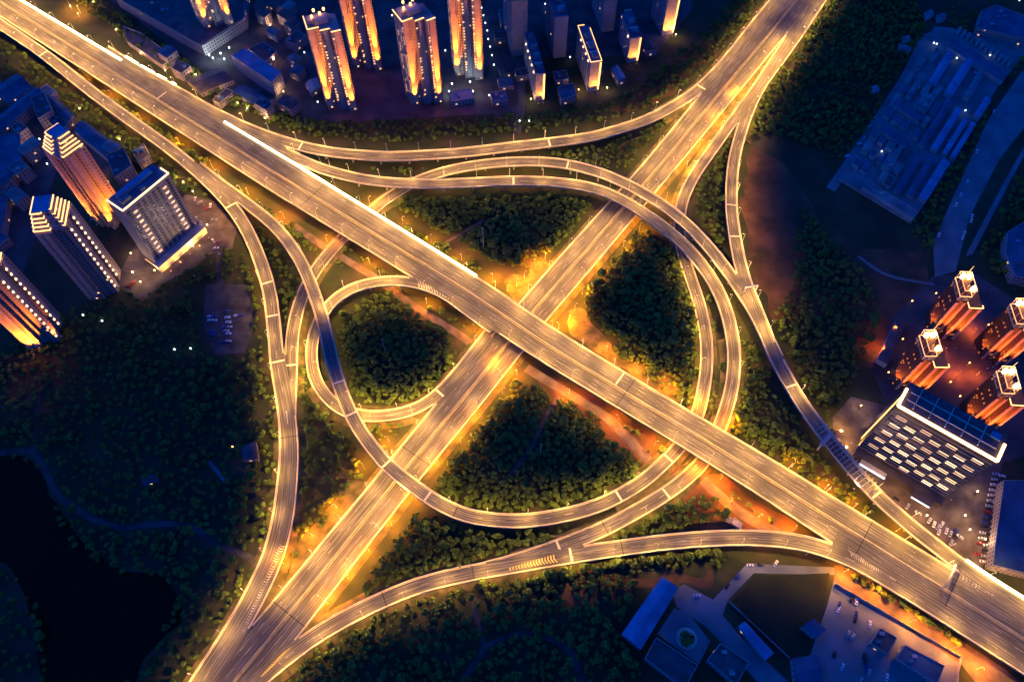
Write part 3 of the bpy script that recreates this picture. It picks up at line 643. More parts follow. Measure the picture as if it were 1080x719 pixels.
GROVES = [  # pixels, spacing, density, words, named as individuals first?
    ('grove_north', [(404, 212), (440, 204), (470, 200), (560, 200), (628, 210), (602, 248), (575, 272), (555, 282), (520, 280), (468, 248)], 4.1, 1, 'in the triangular grove under the arching ramps'),
    ('grove_east', [(652, 246), (690, 240), (712, 262), (728, 312), (740, 365), (737, 405), (722, 402), (690, 385), (640, 352), (616, 330), (622, 290)], 4.1, 1, 'in the grove right of the crossing'),
    ('grove_loop', [(352, 372), (362, 335), (388, 314), (420, 310), (452, 324), (476, 350), (480, 385), (455, 412), (420, 428), (385, 428), (360, 405)], 4.1, 1, 'inside the circular loop ramp'),
    ('grove_south', [(500, 440), (540, 405), (575, 412), (615, 440), (662, 478), (690, 492), (660, 512), (620, 530), (590, 537), (540, 541), (495, 535), (462, 520), (450, 508), (470, 480)], 4.1, 1, 'in the large grove below the crossing'),
    ('grove_lower', [(440, 540), (470, 545), (520, 556), (580, 556), (620, 552), (560, 578), (480, 600), (420, 618), (375, 636), (395, 600), (425, 560)], 4.1, .97, 'between the expressway and the bottom ramp'),
    ('grove_gap', [(590, 580), (640, 566), (700, 530), (735, 520), (768, 548), (700, 562), (640, 574)], 4.2, .9, 'in the wedge where two lower ramps part'),
    ('verge_west', [(268, 232), (262, 245), (276, 262), (290, 300), (298, 350), (305, 340), (318, 296), (300, 270), (285, 252)], 4.4, .85, 'in the gap between the left ramps'),
    ('verge_mid', [(318, 330), (322, 400), (342, 430), (365, 450), (385, 480), (395, 492), (372, 525), (340, 575), (308, 610), (312, 560), (318, 500), (318, 440)], 4.8, .8, 'in the rough ground right of the left ramp'),
    ('verge_tri', [(385, 448), (430, 442), (465, 425), (430, 470), (410, 480)], 4.6, .8, 'under the bend of the left ramps'),
    ('verge_in', [(335, 325), (322, 372), (330, 400), (345, 412), (340, 370), (336, 345), (345, 322)], 5, .6, 'beside the loop ramp'),
    ('verge_right', [(737, 180), (755, 160), (772, 135), (767, 170), (767, 235), (785, 292), (770, 285), (745, 245), (730, 225)], 4.2, .95, 'between the right ramps'),
    ('verge_right2', [(724, 260), (742, 300), (760, 350), (762, 400), (752, 440), (748, 420), (752, 360), (740, 310)], 5.2, .5, 'between the right ramps'),
    ('verge_right3', [(782, 360), (795, 350), (812, 385), (850, 450), (880, 490), (840, 482), (770, 448), (780, 410)], 4.3, .92, 'in the wedge beside the right ramp'),
    ('verge_r1n', [(415, 236), (470, 258), (510, 285), (500, 290), (440, 250), (405, 230)], 3.8, .9, 'along the upper side of the elevated expressway'),
    ('verge_r1n2', [(636, 362), (655, 362), (735, 412), (770, 436), (830, 470), (880, 495), (925, 540), (915, 545), (880, 530), (800, 472), (700, 412)], 3.6, .9, 'along the upper side of the elevated expressway'),
    ('verge_r1s', [(250, 200), (300, 230), (360, 258), (430, 300), (425, 294), (390, 292), (330, 270), (312, 250), (270, 218)], 4, .85, 'along the lower side of the elevated expressway'),
    ('verge_r1s2', [(440, 312), (460, 318), (500, 352), (505, 370), (480, 352), (450, 335)], 4.6, .7, 'along the lower side of the elevated expressway'),
    ('verge_r1s3', [(575, 400), (600, 405), (700, 470), (735, 500), (725, 510), (690, 480), (600, 432)], 4, .7, 'along the lower side of the elevated expressway'),
    ('verge_r1s4', [(760, 515), (790, 530), (820, 552), (780, 555), (740, 525)], 4.2, .7, 'along the lower side of the elevated expressway'),
    ('strip_nw', [(60, 58), (90, 82), (150, 122), (230, 178), (235, 188), (160, 140), (90, 92)], 5, .8, 'in the strip between the expressway and the left ramp'),
    ('strip_w', [(-10, 30), (60, 78), (140, 138), (205, 185), (228, 214), (215, 225), (190, 205), (120, 160), (40, 95), (-10, 80)], 5.5, .8, 'beside the upper end of the left ramp'),
    ('strip_n', [(60, -10), (140, 48), (225, 104), (300, 138), (345, 148), (420, 152), (545, 142), (640, 128), (690, 112), (735, 82), (800, 10), (815, -20), (790, -20), (740, 40), (690, 75), (640, 112), (545, 122), (470, 128), (345, 130), (290, 120), (220, 82), (130, 18), (95, -10)], 5, .88, 'in the belt between the tower blocks and the top ramp'),
    ('strip_td', [(350, 172), (420, 176), (540, 166), (620, 152), (690, 132), (708, 118), (712, 128), (672, 178), (640, 178), (570, 164), (500, 168), (430, 186)], 4.4, .75, 'between the top ramp and the arching ramps'),
    ('park', [(60, 330), (120, 318), (160, 310), (230, 262), (258, 268), (272, 320), (282, 385), (292, 440), (290, 520), (278, 580), (255, 630), (205, 700), (150, 760), (132, 719), (172, 668), (190, 632), (166, 608), (116, 600), (82, 578), (62, 544), (44, 496), (20, 482), (-10, 478), (-20, 380)], 5.6, .88, 'in the dark park at left'),
    ('park2', [(-60, 590), (14, 600), (44, 645), (50, 700), (42, 760), (-60, 760)], 6.6, .8, 'in the dark park at left'),
    ('south_wood', [(290, 735), (330, 690), (370, 662), (420, 642), (470, 625), (580, 604), (660, 590), (760, 582), (770, 598), (690, 600), (660, 640), (650, 668), (690, 735), (600, 760), (300, 760)], 4.8, .85, 'in the wood below the bottom ramp'),
    ('hill_wood', [(880, -20), (960, -20), (975, 30), (905, 150), (880, 180), (862, 160), (805, 140), (786, 150), (788, 118), (815, 85), (850, 40)], 4.9, .9, 'on the dark hill at right'),
    ('hill_wood2', [(850, 215), (895, 275), (915, 300), (930, 340), (905, 385), (880, 440), (868, 440), (838, 395), (812, 335), (836, 300), (838, 250)], 4.9, .92, 'on the dark hill at right'),
    ('hill_wood3', [(1012, 160), (1070, 70), (1085, 60), (1050, 100), (990, 240), (975, 275), (960, 240)], 5, .85, 'on the slope beside the sheds'),
    ('hill_wood4', [(1030, 270), (1100, 130), (1100, 330), (1060, 300)], 5, .7, 'in the dark corner at right'),
    ('camp_trees', [(1036, 20), (1000, 0), (1000, 30), (1046, 42)], 6.4, .7, 'above the sheds at the top right'),
]
STREET_ROWS = [([(898, 607), (940, 632), (975, 655), (1012, 682)], 15, 'in the row along the service road at the lower right', 1.0), ([(560, 612), (620, 602), (690, 591), (760, 584)], 20, 'in the row lining the bottom ramp', 1.15),
               ([(92, 92), (130, 115), (178, 148), (222, 180)], 14, 'in the strip between the expressway and the left ramp', .9)]
for pl, n, words, sc in STREET_ROWS:
    pts = smooth([P(x, y) for x, y in pl], 1.0)
    for k in range(n):
        p = pts[int((k + .5) / n * len(pts))]
        tree(p.x + rnd.uniform(-1, 1), p.y + rnd.uniform(-1, 1), sc * rnd.uniform(.8, 1.15), 'round leafy tree ' + words, 'trees ' + words)
cand = []
rest = []
for nm, poly, sp, dens, words in GROVES:
    pts = scatter(poly, sp, dens=dens)
    for x, y in pts: cand.append((x, y, words, nm))
FIRST = {'grove_lower': 60, 'grove_south': 70, 'grove_loop': 55, 'grove_gap': 25, 'verge_mid': 20}   # the nearest groves: their largest trees stand alone
cand.sort(key=lambda q: (q[0] ** 2 + q[1] ** 2))
for x, y, words, nm in cand:
    if FIRST.get(nm, 0) > 0 and NT < 298:
        FIRST[nm] -= 1; tree(x, y, rnd.uniform(.55, .95), 'dense round tree ' + words, 'trees ' + words)
    else: rest.append((x, y, nm))
parts = []
for x, y, nm in rest:
    small = (nm.startswith('verge') or nm == 'strip_td') and rnd.random() < .45
    V = (SMALL if small else TPL)[rnd.randrange(3 if small else 5)]
    a = rnd.uniform(0, 6.28); s = rnd.uniform(.5, .85) if rnd.random() < .82 else rnd.uniform(.85, 1.25); ca, sa = math.cos(a) * s, math.sin(a) * s
    Q = np.empty_like(V); Q[:, 0] = V[:, 0] * ca - V[:, 1] * sa + x; Q[:, 1] = V[:, 0] * sa + V[:, 1] * ca + y; Q[:, 2] = V[:, 2] * s * rnd.uniform(.8, 1.2)
    parts.append(Q)
wood = link(bpy.data.objects.new('woodland', np_mesh('woodland', np.concatenate(parts), M_leaf)))
tag(wood, 'dense dark woodland filling the ground between and around the ramps', 'woodland', kind='stuff')
print('TREES', NT, len(rest))

# ------------------------------------------------------------------ buildings
M_twall = facade_mat('tower_facade', (0.36, 0.27, 0.27), (0.03, 0.03, 0.045), 2.4, 3.0, .55, .5, .02, (1, .55, .2), .5)
M_tplain = noise_mat('tower_pilaster', (0.42, 0.31, 0.29), (0.50, 0.38, 0.35), .2)
M_tgrey = noise_mat('tower_shaft', (0.30, 0.28, 0.32), (0.38, 0.35, 0.40), .2)
M_pwall = facade_mat('crown_tower_facade', (0.34, 0.25, 0.24), (0.05, 0.04, 0.05), 4.0, 3.2, .34, .42, .01, (1, .55, .2), .5)
M_owall = facade_mat('amber_tower_facade', (0.09, 0.045, 0.035), (0.02, 0.012, 0.012), 2.2, 3.0, .6, .5, .08, (1, .25, .03), .25)
M_dwall = facade_mat('slab_facade', (0.24, 0.23, 0.27), (0.03, 0.03, 0.06), 3.0, 3.0, .5, .5, .02, (1, .55, .2), .5)
M_hwall = noise_mat('hotel_wall', (0.30, 0.27, 0.27), (0.36, 0.33, 0.32), .2)
M_glass = noise_mat('dark_glass', (0.012, 0.014, 0.02), (0.03, 0.03, 0.045), .3, .35)
M_lwall = facade_mat('low_facade', (0.33, 0.27, 0.29), (0.05, 0.045, 0.06), 3.0, 3.2, .5, .45, .02, (1, .6, .3), .3)
M_lit = emit_mat('lit_window', (1, .50, .2), .4)
M_dot = emit_mat('facade_bulb', (1, .58, .24), 1.3)
M_outline = emit_mat('outline_light', (1, .44, .08), .8)
M_lantern = emit_mat('crown_lantern', (1, .48, .10), 7)
M_bar = emit_mat('facade_bar', (1, .58, .22), .55)
M_cool = emit_mat('cool_sign', (.55, .75, 1), .5)
M_blueroof2 = noise_mat('dark_blue_roof', (0.02, 0.06, 0.11), (0.05, 0.12, 0.19), .1, .7, 6)
M_dark = noise_mat('dark_cladding', (0.06, 0.045, 0.045), (0.10, 0.08, 0.08), .1, .6)
M_rlant = emit_mat('roof_lantern', (1, .40, .06), 2.6)
FLOOD_C = (1.0, 0.24, 0.012)
def flood(parent, x, y, z, watts, colr=FLOOD_C, aim=(0, .18, 1), ang=62):
    b = MB().box(x - .5, x + .5, y - .35, y + .35, z - .5, z + .1).build('floodlight', M_steel, parent)
    l = bpy.data.lights.new('floodlight_beam', 'SPOT'); l.energy = watts; l.color = colr; l.spot_size = R(ang); l.spot_blend = .7; l.shadow_soft_size = .4
    o = bpy.data.objects.new('floodlight_beam', l); link(o, b); o.location = (x, y, z + .3); o.rotation_euler = Vector(aim).to_track_quat('-Z', 'Y').to_euler()
def rail_of(pts, z, t=.5, tz=.5):
    mb = MB()
    for a, b in zip(pts, pts[1:]): mb.bar((*a, z), (*b, z), t, tz)
    return mb
def residential(strip1, yaw, h, label, lit=.55, crown=True, watts=70000):
    cy, sy = math.cos(yaw), math.sin(yaw)
    ox, oy = strip1[0] - (2 * cy + .5 * sy), strip1[1] - (2 * sy - .5 * cy)
    t = empty('apartment_tower', (ox, oy, 0), yaw, label, 'tower', 'amber lit apartment towers along the top')
    fp = [(0, 0), (9, 0), (9, -4.5), (17, -4.5), (17, -9), (25, -9), (25, 12), (12, 18), (0, 17)]
    MB().prism(fp, 0, h, cap=False).build('wall', M_twall, t)
    rf = MB().face([(p[0], p[1], h) for p in fp]).build('roof', M_roofgrey, t)
    MB().box(7, 18, 3, 11, h + .01, h + 4).build('stair_head', M_tplain, rf); MB().box(2, 6, 6, 13, h + .01, h + 3).build('stair_head', M_tplain, rf)
    for x0, y in ((0.1, 0), (19.2, -9)):
        MB().box(x0, x0 + 4.4, y - .9, y - .01, 4, h - .5).build('pilaster', M_tplain, t)
        flood(t, x0 + 2.2, y - 3.2, 7.5, watts, FLOOD_C, (0, .10, 1), 44); flood(t, x0 + 2.2, y - 5, 7.5, watts * 9, FLOOD_C, (0, .085, 1), 17)  # the second, narrow flood is added to brighten the upper part of the strip
    MB().box(11.2, 15.2, -5.3, -4.51, 2, h - 1).build('stair_shaft', M_tgrey, t)
    for y0 in (2.5, 12.5): MB().box(-.6, -.01, y0, y0 + 2.2, 3, h - .5).build('pilaster', M_tplain, t)
    for k in range(2): MB().box(5.2 + k * 3.4, 6.1 + k * 3.4, -.5 , -.01, 3, h - .6).build('mullion', M_tgrey, t)
    MB().box(17.3, 18.6, -9.5, -9.01, 3, h - .6).build('mullion', M_tgrey, t)
    win = MB().box(-.75, .75, -.12, 0, -.7, .7).mesh('window', M_lit); winl = MB().box(-.12, 0, -.7, .7, -.6, .6).mesh('window', M_lit)
    n = 0
    for z in np.arange(9, h - 4, 3.0):
        for (x, y, me, p) in ((10.0, -4.52, win, .55), (18.0, -9.52, win, .6), (-.02, 1.2, winl, .75), (-.02, 6.2, winl, .6), (-.02, 11.2, winl, .6), (7.4, -.02, win, .12)):
            if n < 98 and rnd.random() < p * lit * 1.6:
                o = link(bpy.data.objects.new('window', me), t); o.location = (x, y, z); n += 1
    if crown:
        for pts in ([(-.1, 17), (-.1, -.1), (9.1, -.1)], [(9.1, -4.6), (17, -4.6)], [(17.1, -9.1), (25, -9.1)]): rail_of(pts, h + .5, .7, .5).build('outline_light', M_outline, t)
        for x, y in ((6, 8), (13, 10), (9, 15), (17, 14)):
            q = MB().prism([(x + .9 * math.cos(a), y + .9 * math.sin(a)) for a in (0, 1.05, 2.1, 3.14, 4.19, 5.24)], h + 4.2, h + 6).build('roof_lantern', M_rlant, t)
    return t
residential((-85.4, 536.8), R(31), 88, 'amber lit apartment tower whose whole crown shows, right of the tallest pair')
residential((-161.0, 532.1), R(19), 84, 'amber lit apartment tower with its roof in frame, nearest to the top ramp')
residential((-142.8, 584.0), R(17), 100, 'amber lit apartment tower rising close behind the tower nearest the top ramp', crown=False)
residential((-49.8, 574.1), R(11), 104, 'rightmost amber lit apartment tower, cut off by the top edge', crown=False)
_p = P(217, 23, 19)
residential((_p.x, _p.y), R(40), 100, 'amber lit apartment tower standing on the dark podium at top left', crown=False).location.z = 11.2
def pagoda(cx, cy, yaw, wx, wy, h, label, dots, floods, tiers=5):
    t = empty('crown_tower', (cx, cy, 0), yaw, label, 'tower', 'stepped towers with outlined crowns at the left')
    a, b = wx / 2, wy / 2
    fp = [(-a, -b), (a * .1, -b), (a * .1, -b + 2.5), (a * .45, -b + 2.5), (a * .45, -b + 4), (a, -b + 4), (a, -1.5), (a - 2, -1.5), (a - 2, 2.5), (a, 2.5), (a, b), (-a, b)]
    MB().prism(fp, 0, h - 11).build('wall', M_pwall, t)
    for x0 in (-a + .5, -a + 5.5): MB().box(x0, x0 + 3.2, -b - .6, -b - .01, 3, h - 12).build('pilaster', M_tplain, t)
    for y0 in (-b + 6.2, 4.2): MB().box(a + .01, a + .6, y0, y0 + 3, 3, h - 12).build('pilaster', M_tplain, t)
    z = h - 11
    for k in range(tiers):
        i = .3 + k * .45; z1 = z + 2.3 + (.8 if k == tiers - 1 else 0)
        x0, x1, y0, y1 = -a + i, a - i * 3.0, -b + i * 3.6, b - i
        MB().box(x0, x1, y0, y1, z + .02, z1).build('crown_tier', M_pwall, t)
        xm = x0 + (x1 - x0) * .55
        rail_of([(x0, y0 - .2), (xm, y0 - .2), (xm, y0 + 2.6), (x1 + .2, y0 + 2.6), (x1 + .2, y1)], z1 - .25, .75, .6).build('outline_light', M_outline, t)
        rail_of([(x0 - .2, y1), (x0 - .2, y0)], z1 - .25, .75, .6).build('outline_light', M_outline, t)
        z = z1
    MB().box(x0 + .8, x1 - .8, y0 + .8, y1 - .8, z + .02, z + .8).build('roof', M_roofblue, t)
    if dots:
        me = MB().box(0, .9, -.55, .55, -.55, .55).mesh('facade_lamp', M_dot)
        for y in (-b + 5.2, 3.2):
            for k in range(13):
                o = link(bpy.data.objects.new('facade_lamp', me), t); o.location = (a + (.02 if y < 0 else .02), y, 8 + k * (h - 24) / 12)
    for x, y, W, aim in floods: flood(t, x, y, 6, W, FLOOD_C, aim)
    return t
pagoda(-324, 409, R(-38), 21, 21, 92, 'stepped tower with a zigzag outlined crown, upper one of three, orange at its foot', False, [(-7, -13, 30000, (0, .12, 1)), (1, -13, 26000, (0, .12, 1)), (13.5, -6, 40000, (-.15, 0, 1)), (13.5, 4, 30000, (-.15, 0, 1)), (-4, -20, 90000, (0, .16, 1)), (20, 0, 70000, (-.16, 0, 1))])
pagoda(-313, 344, R(8), 21, 25, 92, 'stepped tower with outlined crown and two dotted light columns, below the orange footed one', True, [])
pagoda(-345, 300, R(8), 21, 25, 93, 'stepped tower at the left edge with a glowing orange face and dotted light columns', True, [(-6, -15, 60000, (0, .14, 1)), (-1, -15, 50000, (0, .14, 1)), (-4, -20, 90000, (0, .16, 1)), (13.5, -7, 12000, (-.2, .1, 1))])
# the striped hotel slab
t = empty('hotel_block', (-276, 362, 0), R(54.5), 'grey slab block with two columns of lit windows and a light edged blue roof', 'hotel')
W_, D_, H_ = 43, 17, 67
MB().prism([(0, 0), (W_, 0), (W_, D_), (0, D_)], 0, H_, cap=False).build('wall', M_hwall, t)
rf = MB().face([(0, 0, H_), (W_, 0, H_), (W_, D_, H_), (0, D_, H_)]).build('roof', M_blueroof2, t)
MB().box(6, W_ - 6, 10, 15, H_ + .02, H_ + 2).build('roof_plant', M_roofblue, rf); MB().box(4, 12, 4, 8, H_ + .02, H_ + 2.5).build('roof_plant', M_roofgrey, rf); MB().box(20, 24, 3, 6, H_ + .02, H_ + 1.6).build('roof_plant', M_roofgrey, rf)
rail_of([(0, D_), (0, -.15), (W_, -.15), (W_, D_ * .5)], H_ + .4, .9, .8).build('outline_light', emit_mat('roof_edge_light', (1, .55, .18), 1.0), t)
for k in range(9):
    if k in (1, 7): continue
    MB().box(1.6 + k * 4.6, 1.6 + k * 4.6 + 2.5, -.35, -.02, 8, H_ - 3).build('window_strip', M_glass, t)
for k in range(0, 20):
    MB().box(.5, W_ - .5, -.5, -.36, 9 + k * 2.9, 9.5 + k * 2.9).build('floor_band', M_hwall, t)
wm = MB().box(0, 3.2, -.4, -.02, 0, 1.9).mesh('window', M_lit)
for c0 in (6.0, 33.6):
    for k in range(10): o = link(bpy.data.objects.new('window', wm), t); o.location = (c0, -.05, 11 + k * 5.2)
pod = MB().box(-3, W_ + 2, -7, -.6, 0, 7).build('podium', M_wallp, t)
M_fascia = emit_mat('fascia_light', (1, .42, .05), .3)
MB().box(-3, W_ + 2, -7.5, -7.02, 4, 7.2).build('podium_fascia', M_fascia, t); MB().box(-3.6, -3.02, -7, 8, 6, 7.2).build('podium_fascia', M_fascia, t)
for x in (8, 34): flood(t, x, -34, 6, 9000, (1, .62, .42), (0, .85, .7), 70)  # added soft fill set well off the facade to brighten the hotel wall
for x in (2, 12, 22, 32, 42): flood(t, x, -12, 1.2, 2600, (1, .42, .05), (0, .9, .25), 100)
M_roofdk = noise_mat('dusky_roof', (0.05, 0.045, 0.05), (0.11, 0.095, 0.10), .12, .85, 8)
M_bars = [M_bar, emit_mat('facade_bar', (1, .52, .18), .3), emit_mat('facade_bar', (1, .62, .28), .8)]
# the office block with bars of light on its face
t = empty('office_block', (234.5, 208, 0), R(-36), 'dark office block with a checkerboard of light bars and a glowing roof edge', 'office')
W_, D_, H_ = 61, 20, 71
MB().prism([(0, 0), (W_, 0), (W_, D_), (0, D_)], 0, H_, cap=False).build('wall', M_dark, t)
rf = MB().face([(0, 0, H_), (W_, 0, H_), (W_, D_, H_), (0, D_, H_)]).build('roof', M_roofdk, t)
for x in (8, 18, 28, 38, 48): MB().box(x, x + .5, 3, D_ - 1, H_ + .02, H_ + 1).build('roof_beam', M_conc, rf)
for y in (7, 13): MB().box(3, W_ - 3, y, y + .5, H_ + .03, H_ + .9).build('roof_beam', M_conc, rf)
MB().box(W_ - 9, W_ - 4, 12, 16, H_ + 1.1, H_ + 3).build('roof_plant', M_roofblue, rf)
M_edge = emit_mat('roof_edge_glow', (1, .50, .14), 2.0)
rail_of([(0, 14), (0, -.2), (W_, -.2), (W_, 13)], H_ + .6, 1.5, 1.2).build('outline_light', M_edge, t)
for k in range(7):
    for j in range(5):
        u, v = .06 + k * .13, (.13 if k % 2 == 0 else .21) + j * .155
        if v > .86: continue
        for e in (0, 1):
            o = MB().box(u * W_, u * W_ + 6.4, -.35, -.02, H_ * (1 - v) - e * 2.2, H_ * (1 - v) - e * 2.2 + .45).build('light_bar', rnd.choice(M_bars), t)
for k in range(1, 17): MB().box(.4, W_ - .4, -.3, -.02, k * 4.1 - .15, k * 4.1 + .15).build('floor_band', M_hwall, t)
MB().box(-.45, -.02, 8, 10, 4, H_ - 1).build('light_bar', M_outline, t)
flood(t, -4, 3, 2, 9000, (1, .45, .08), (.3, 0, 1), 80); flood(t, W_ + 5, 4, 2, 9000, (1, .48, .09), (-.5, 0, 1), 110); flood(t, -6, -4, 5, 6000, (1, .5, .12), (.2, .2, -1), 150)
MB().box(0, W_, -6, -.4, 0, 6).build('podium', M_dark, t)
for x in (10, 31, 52): flood(t, x, -30, 8, 16000, (1, .5, .28), (0, .7, .8), 80)  # added fill lights standing off the block to warm its dark face
flood(t, -14, 4, 7, 14000, (1, .48, .08), (-.1, .1, -1), 150)  # added light aimed down to brighten the forecourt
can = MB().prism([(6, -10), (24, -10), (24, -6.1), (6, -6.1)], 5.0, 5.6, bottom=True).build('entrance_canopy', M_wallp, t)
MB().box(6, 24, -10.5, -10.02, 4.4, 6.2).build('canopy_sign', M_cool, can)
can = MB().prism([(42, -12), (56, -12), (56, -6.1), (42, -6.1)], 5.0, 7, bottom=True).build('entrance_canopy', M_dark, t)
MB().box(43, 55, -12.5, -12.02, 5.4, 6.6).build('canopy_sign', M_cool, can)
# the four amber towers
M_crail = emit_mat('crown_rail_light', (1, .36, .05), .45)
def amber(x, y, yaw, h, label):
    x += 1.5; y += 1
    t = empty('lantern_tower', (x, y, 0), yaw, label, 'tower', 'amber towers with cage crowns at the right')
    MB().prism([(0, 0), (11, 0), (11, 20), (0, 20)], 0, h, cap=False).build('wall', M_owall, t); MB().face([(0, 0, h), (11, 0, h), (11, 20, h), (0, 20, h)]).build('roof', M_roofgrey, t)
    wing = MB().prism([(11.05, -6), (24, -6), (24, 15), (11.05, 15)], 0, h - 2).build('wing', M_owall, t)
    for x0, y0 in ((.2, 0), (7.6, 0), (11.4, -6), (20.4, -6)):
        MB().box(x0, x0 + 3, y0 - .7, y0 - .02, 2, h - 2.6).build('pilaster', M_tplain, t)
    rail_of([(11.1, -.1), (11.1, -6.1), (24.1, -6.1), (24.1, -3)], h - 1.4, .6, .6).build('outline_light', M_outline, t)
    cage = MB()
    for px in (0.4, 5.5, 10.6):
        for py in (.4, 6.6, 13.2, 19.6): cage.bar((px, py, h), (px, py, h + 12), .5)
    cage.build('crown_post', M_tplain, t)
    for z in (h + 5, h + 12): rail_of([(0, 0), (11, 0), (11, 20), (0, 20), (0, 0)], z, .5, .5).build('crown_rail', M_crail, t)
    MB().box(2, 9, 3, 17, h + .02, h + 9).build('crown_core', M_owall, t)
    for lx, ly in ((2.4, 16), (8.6, 16), (8.6, 3)):
        MB().prism([(lx + 2.0 * math.cos(a), ly + 2.0 * math.sin(a)) for a in (0, 1.05, 2.1, 3.14, 4.19, 5.24)], h + 9.3, h + 12.6).build('crown_lantern', M_lantern, t)
    MB().tube([(5.5, 17, h + 9), (5.5, 17, h + 22)], [.4, .1]).build('spire', M_outline, t)
    t.scale = (.74, .8, 1)
    flood(t, 3, -11, 3, 32000, (1, .15, .004), (0, .28, 1), 70); flood(t, 9, -9, 3, 18000, (1, .13, .004), (0, .25, 1), 60); flood(t, 13, -17, 3, 34000, (1, .16, .004), (0, .3, 1), 64); flood(t, 22, -17, 3, 34000, (1, .16, .004), (0, .3, 1), 64); flood(t, -4, 9, 4, 5000, (1, .16, .01), (.25, 0, 1), 75)
amber(307.5, 300, R(-3), 45, 'amber tower with a lantern crown, topmost of four, its wing roof edged with light')
amber(271, 253, R(0), 45, 'amber tower with a lantern crown directly behind the roof of the barred office block')
amber(313.5, 226, R(-4), 45, 'amber tower with a lantern crown, lowest and closest to the right edge')
amber(339.5, 278, R(-2), 45, 'amber tower with a lantern crown half cut off by the right edge')
# slabs at the top
def slab(x, y, yaw, wx, d, h, label, lit, dots, top=True):
    t = empty('apartment_slab', (x, y, 0), yaw, label, 'apartment block', 'long dark slab blocks at the top')
    MB().prism([(0, 0), (wx, 0), (wx, d), (0, d)], 0, h, cap=False).build('wall', M_dwall, t)
    rf = MB().face([(0, 0, h), (wx, 0, h), (wx, d, h), (0, d, h)]).build('roof', M_blueroof2, t)
    for k in range(int(d / 13)): MB().box(wx * .3, wx * .75, 4 + k * 13, 9 + k * 13, h + .02, h + 2.6).build('stair_head', M_roofgrey, rf)
    for k in range(3): MB().box(rnd.uniform(1, wx - 2), rnd.uniform(1, wx - 2) + 1.5 if False else wx - .5, 11 + k * 12, 12.5 + k * 12, h + .02, h + 1.2).build('water_tank', M_steel, rf)
    MB().box(0, wx, -.6, -.02, 0, h - .5).build('gable_panel', M_tplain, t)
    for k in range(int(d / 6)): MB().box(-.6, -.02, 1 + k * 6, 3.2 + k * 6, 1, h - .6).build('balcony_stack', M_tgrey, t)
    if top: rail_of([(wx, d * .9), (wx, d * .55), (wx, 0), (0, -.1), (0, d), (wx * .6, d)], h + .3, .45, .4).build('outline_light', M_outline, t)
    if lit:
        flood(t, wx * .3, -4.5, 1.5, lit * .7, (1, .36, .03), (0, .22, 1), 80); flood(t, wx * .8, -4.5, 1.5, lit, (1, .42, .05), (0, .22, 1), 80)
        MB().box(wx - 1.6, wx - .3, -1.0, -.62, 2, h - 1).build('light_bar', M_outline, t)
    for k in range(dots):
        MB().box(-1.2, -.62, 4.2 + k * 9, 5.6 + k * 9, h - 3, h - 1.6).build('facade_lamp', M_dot, t)
slab(20.4, 541.9, R(10), 8.5, 54, 31, 'long dark slab block with a row of bulbs along its left eave', 6000, 5, False)
slab(68.2, 553.9, R(11), 10, 48, 33, 'long dark slab block with a light outlined roof and glowing end wall', 9000, 4)
slab(106.1, 591.5, R(10), 10.5, 34, 28, 'short slab block with blue roof and bright end wall, second from the right', 9000, 1, False)
slab(141.5, 629, R(14), 12, 30, 90, 'tall pale slab with a glowing edge, cut off by the top of the frame', 22000, 0, False)
slab(38, 598, R(10), 12, 40, 45, 'unlit dark slab block behind the two light trimmed slabs', 0, 0, False)
slab(85, 634, R(10), 12, 40, 50, 'unlit dark slab block near the top edge right of centre', 0, 0, False)
slab(0, 600, R(12), 14, 40, 60, 'unlit violet slab block just right of the amber towers', 0, 0, False)
# low buildings: roofs read at their own height
def low(name, label, cat, pix, h, roofm, wallm=None, group=None, gable=False, plant=0):
    c = ccw([(P(x, y, h).x, P(x, y, h).y) for x, y in pix]); mx = sum(p[0] for p in c) / len(c); my = sum(p[1] for p in c) / len(c)
    t = empty(name, (mx, my, 0), 0, label, cat, group); q = [(p[0] - mx, p[1] - my) for p in c]
    MB().prism(q, 0, h - .02, cap=False).build('wall', wallm or M_lwall, t)
    if gable and len(q) == 4:
        l0 = math.hypot(q[1][0] - q[0][0], q[1][1] - q[0][1]); l1 = math.hypot(q[2][0] - q[1][0], q[2][1] - q[1][1])
        if l0 > l1: q = q[1:] + q[:1]; l0, l1 = l1, l0
        m0 = ((q[0][0] + q[1][0]) / 2, (q[0][1] + q[1][1]) / 2, h + l0 * .16); m1 = ((q[2][0] + q[3][0]) / 2, (q[2][1] + q[3][1]) / 2, h + l0 * .16)
        a, b, c_, d = [(p[0] * 1.02, p[1] * 1.02, h) for p in q]
        MB().face([a, m0, m1, d]).face([m0, b, c_, m1]).face([a, b, m0]).face([c_, d, m1]).build('roof', roofm, t)
    else:
        rf = MB().face([(p[0], p[1], h) for p in q]).build('roof', roofm, t)
        pm = MB()
        for a, b in zip(q, q[1:] + q[:1]): pm.bar((a[0] * .985, a[1] * .985, h + .4), (b[0] * .985, b[1] * .985, h + .4), .35, .8)
        pm.build('roof_parapet', M_wallp, t)
        for k in range(plant):
            i = rnd.randrange(len(q)); f = rnd.uniform(.25, .6); x, y = q[i][0] * f, q[i][1] * f
            MB().box(x - 1.5, x + 1.5, y - 1, y + 1, h + .02, h + rnd.uniform(1, 2.4)).build('roof_plant', rnd.choice((M_roofgrey, M_roofblue, M_wallp)), rf)
    return t
low('shopping_podium', 'broad dusky podium building with pale parapet at the foot of the top left tower', 'mall', [(118, -30), (122, -2), (150, 14), (206, 46), (213, 49), (258, 20), (262, -30)], 11, M_roofdk, M_lwall, plant=6)
U = 'low houses between the left towers and the expressway'
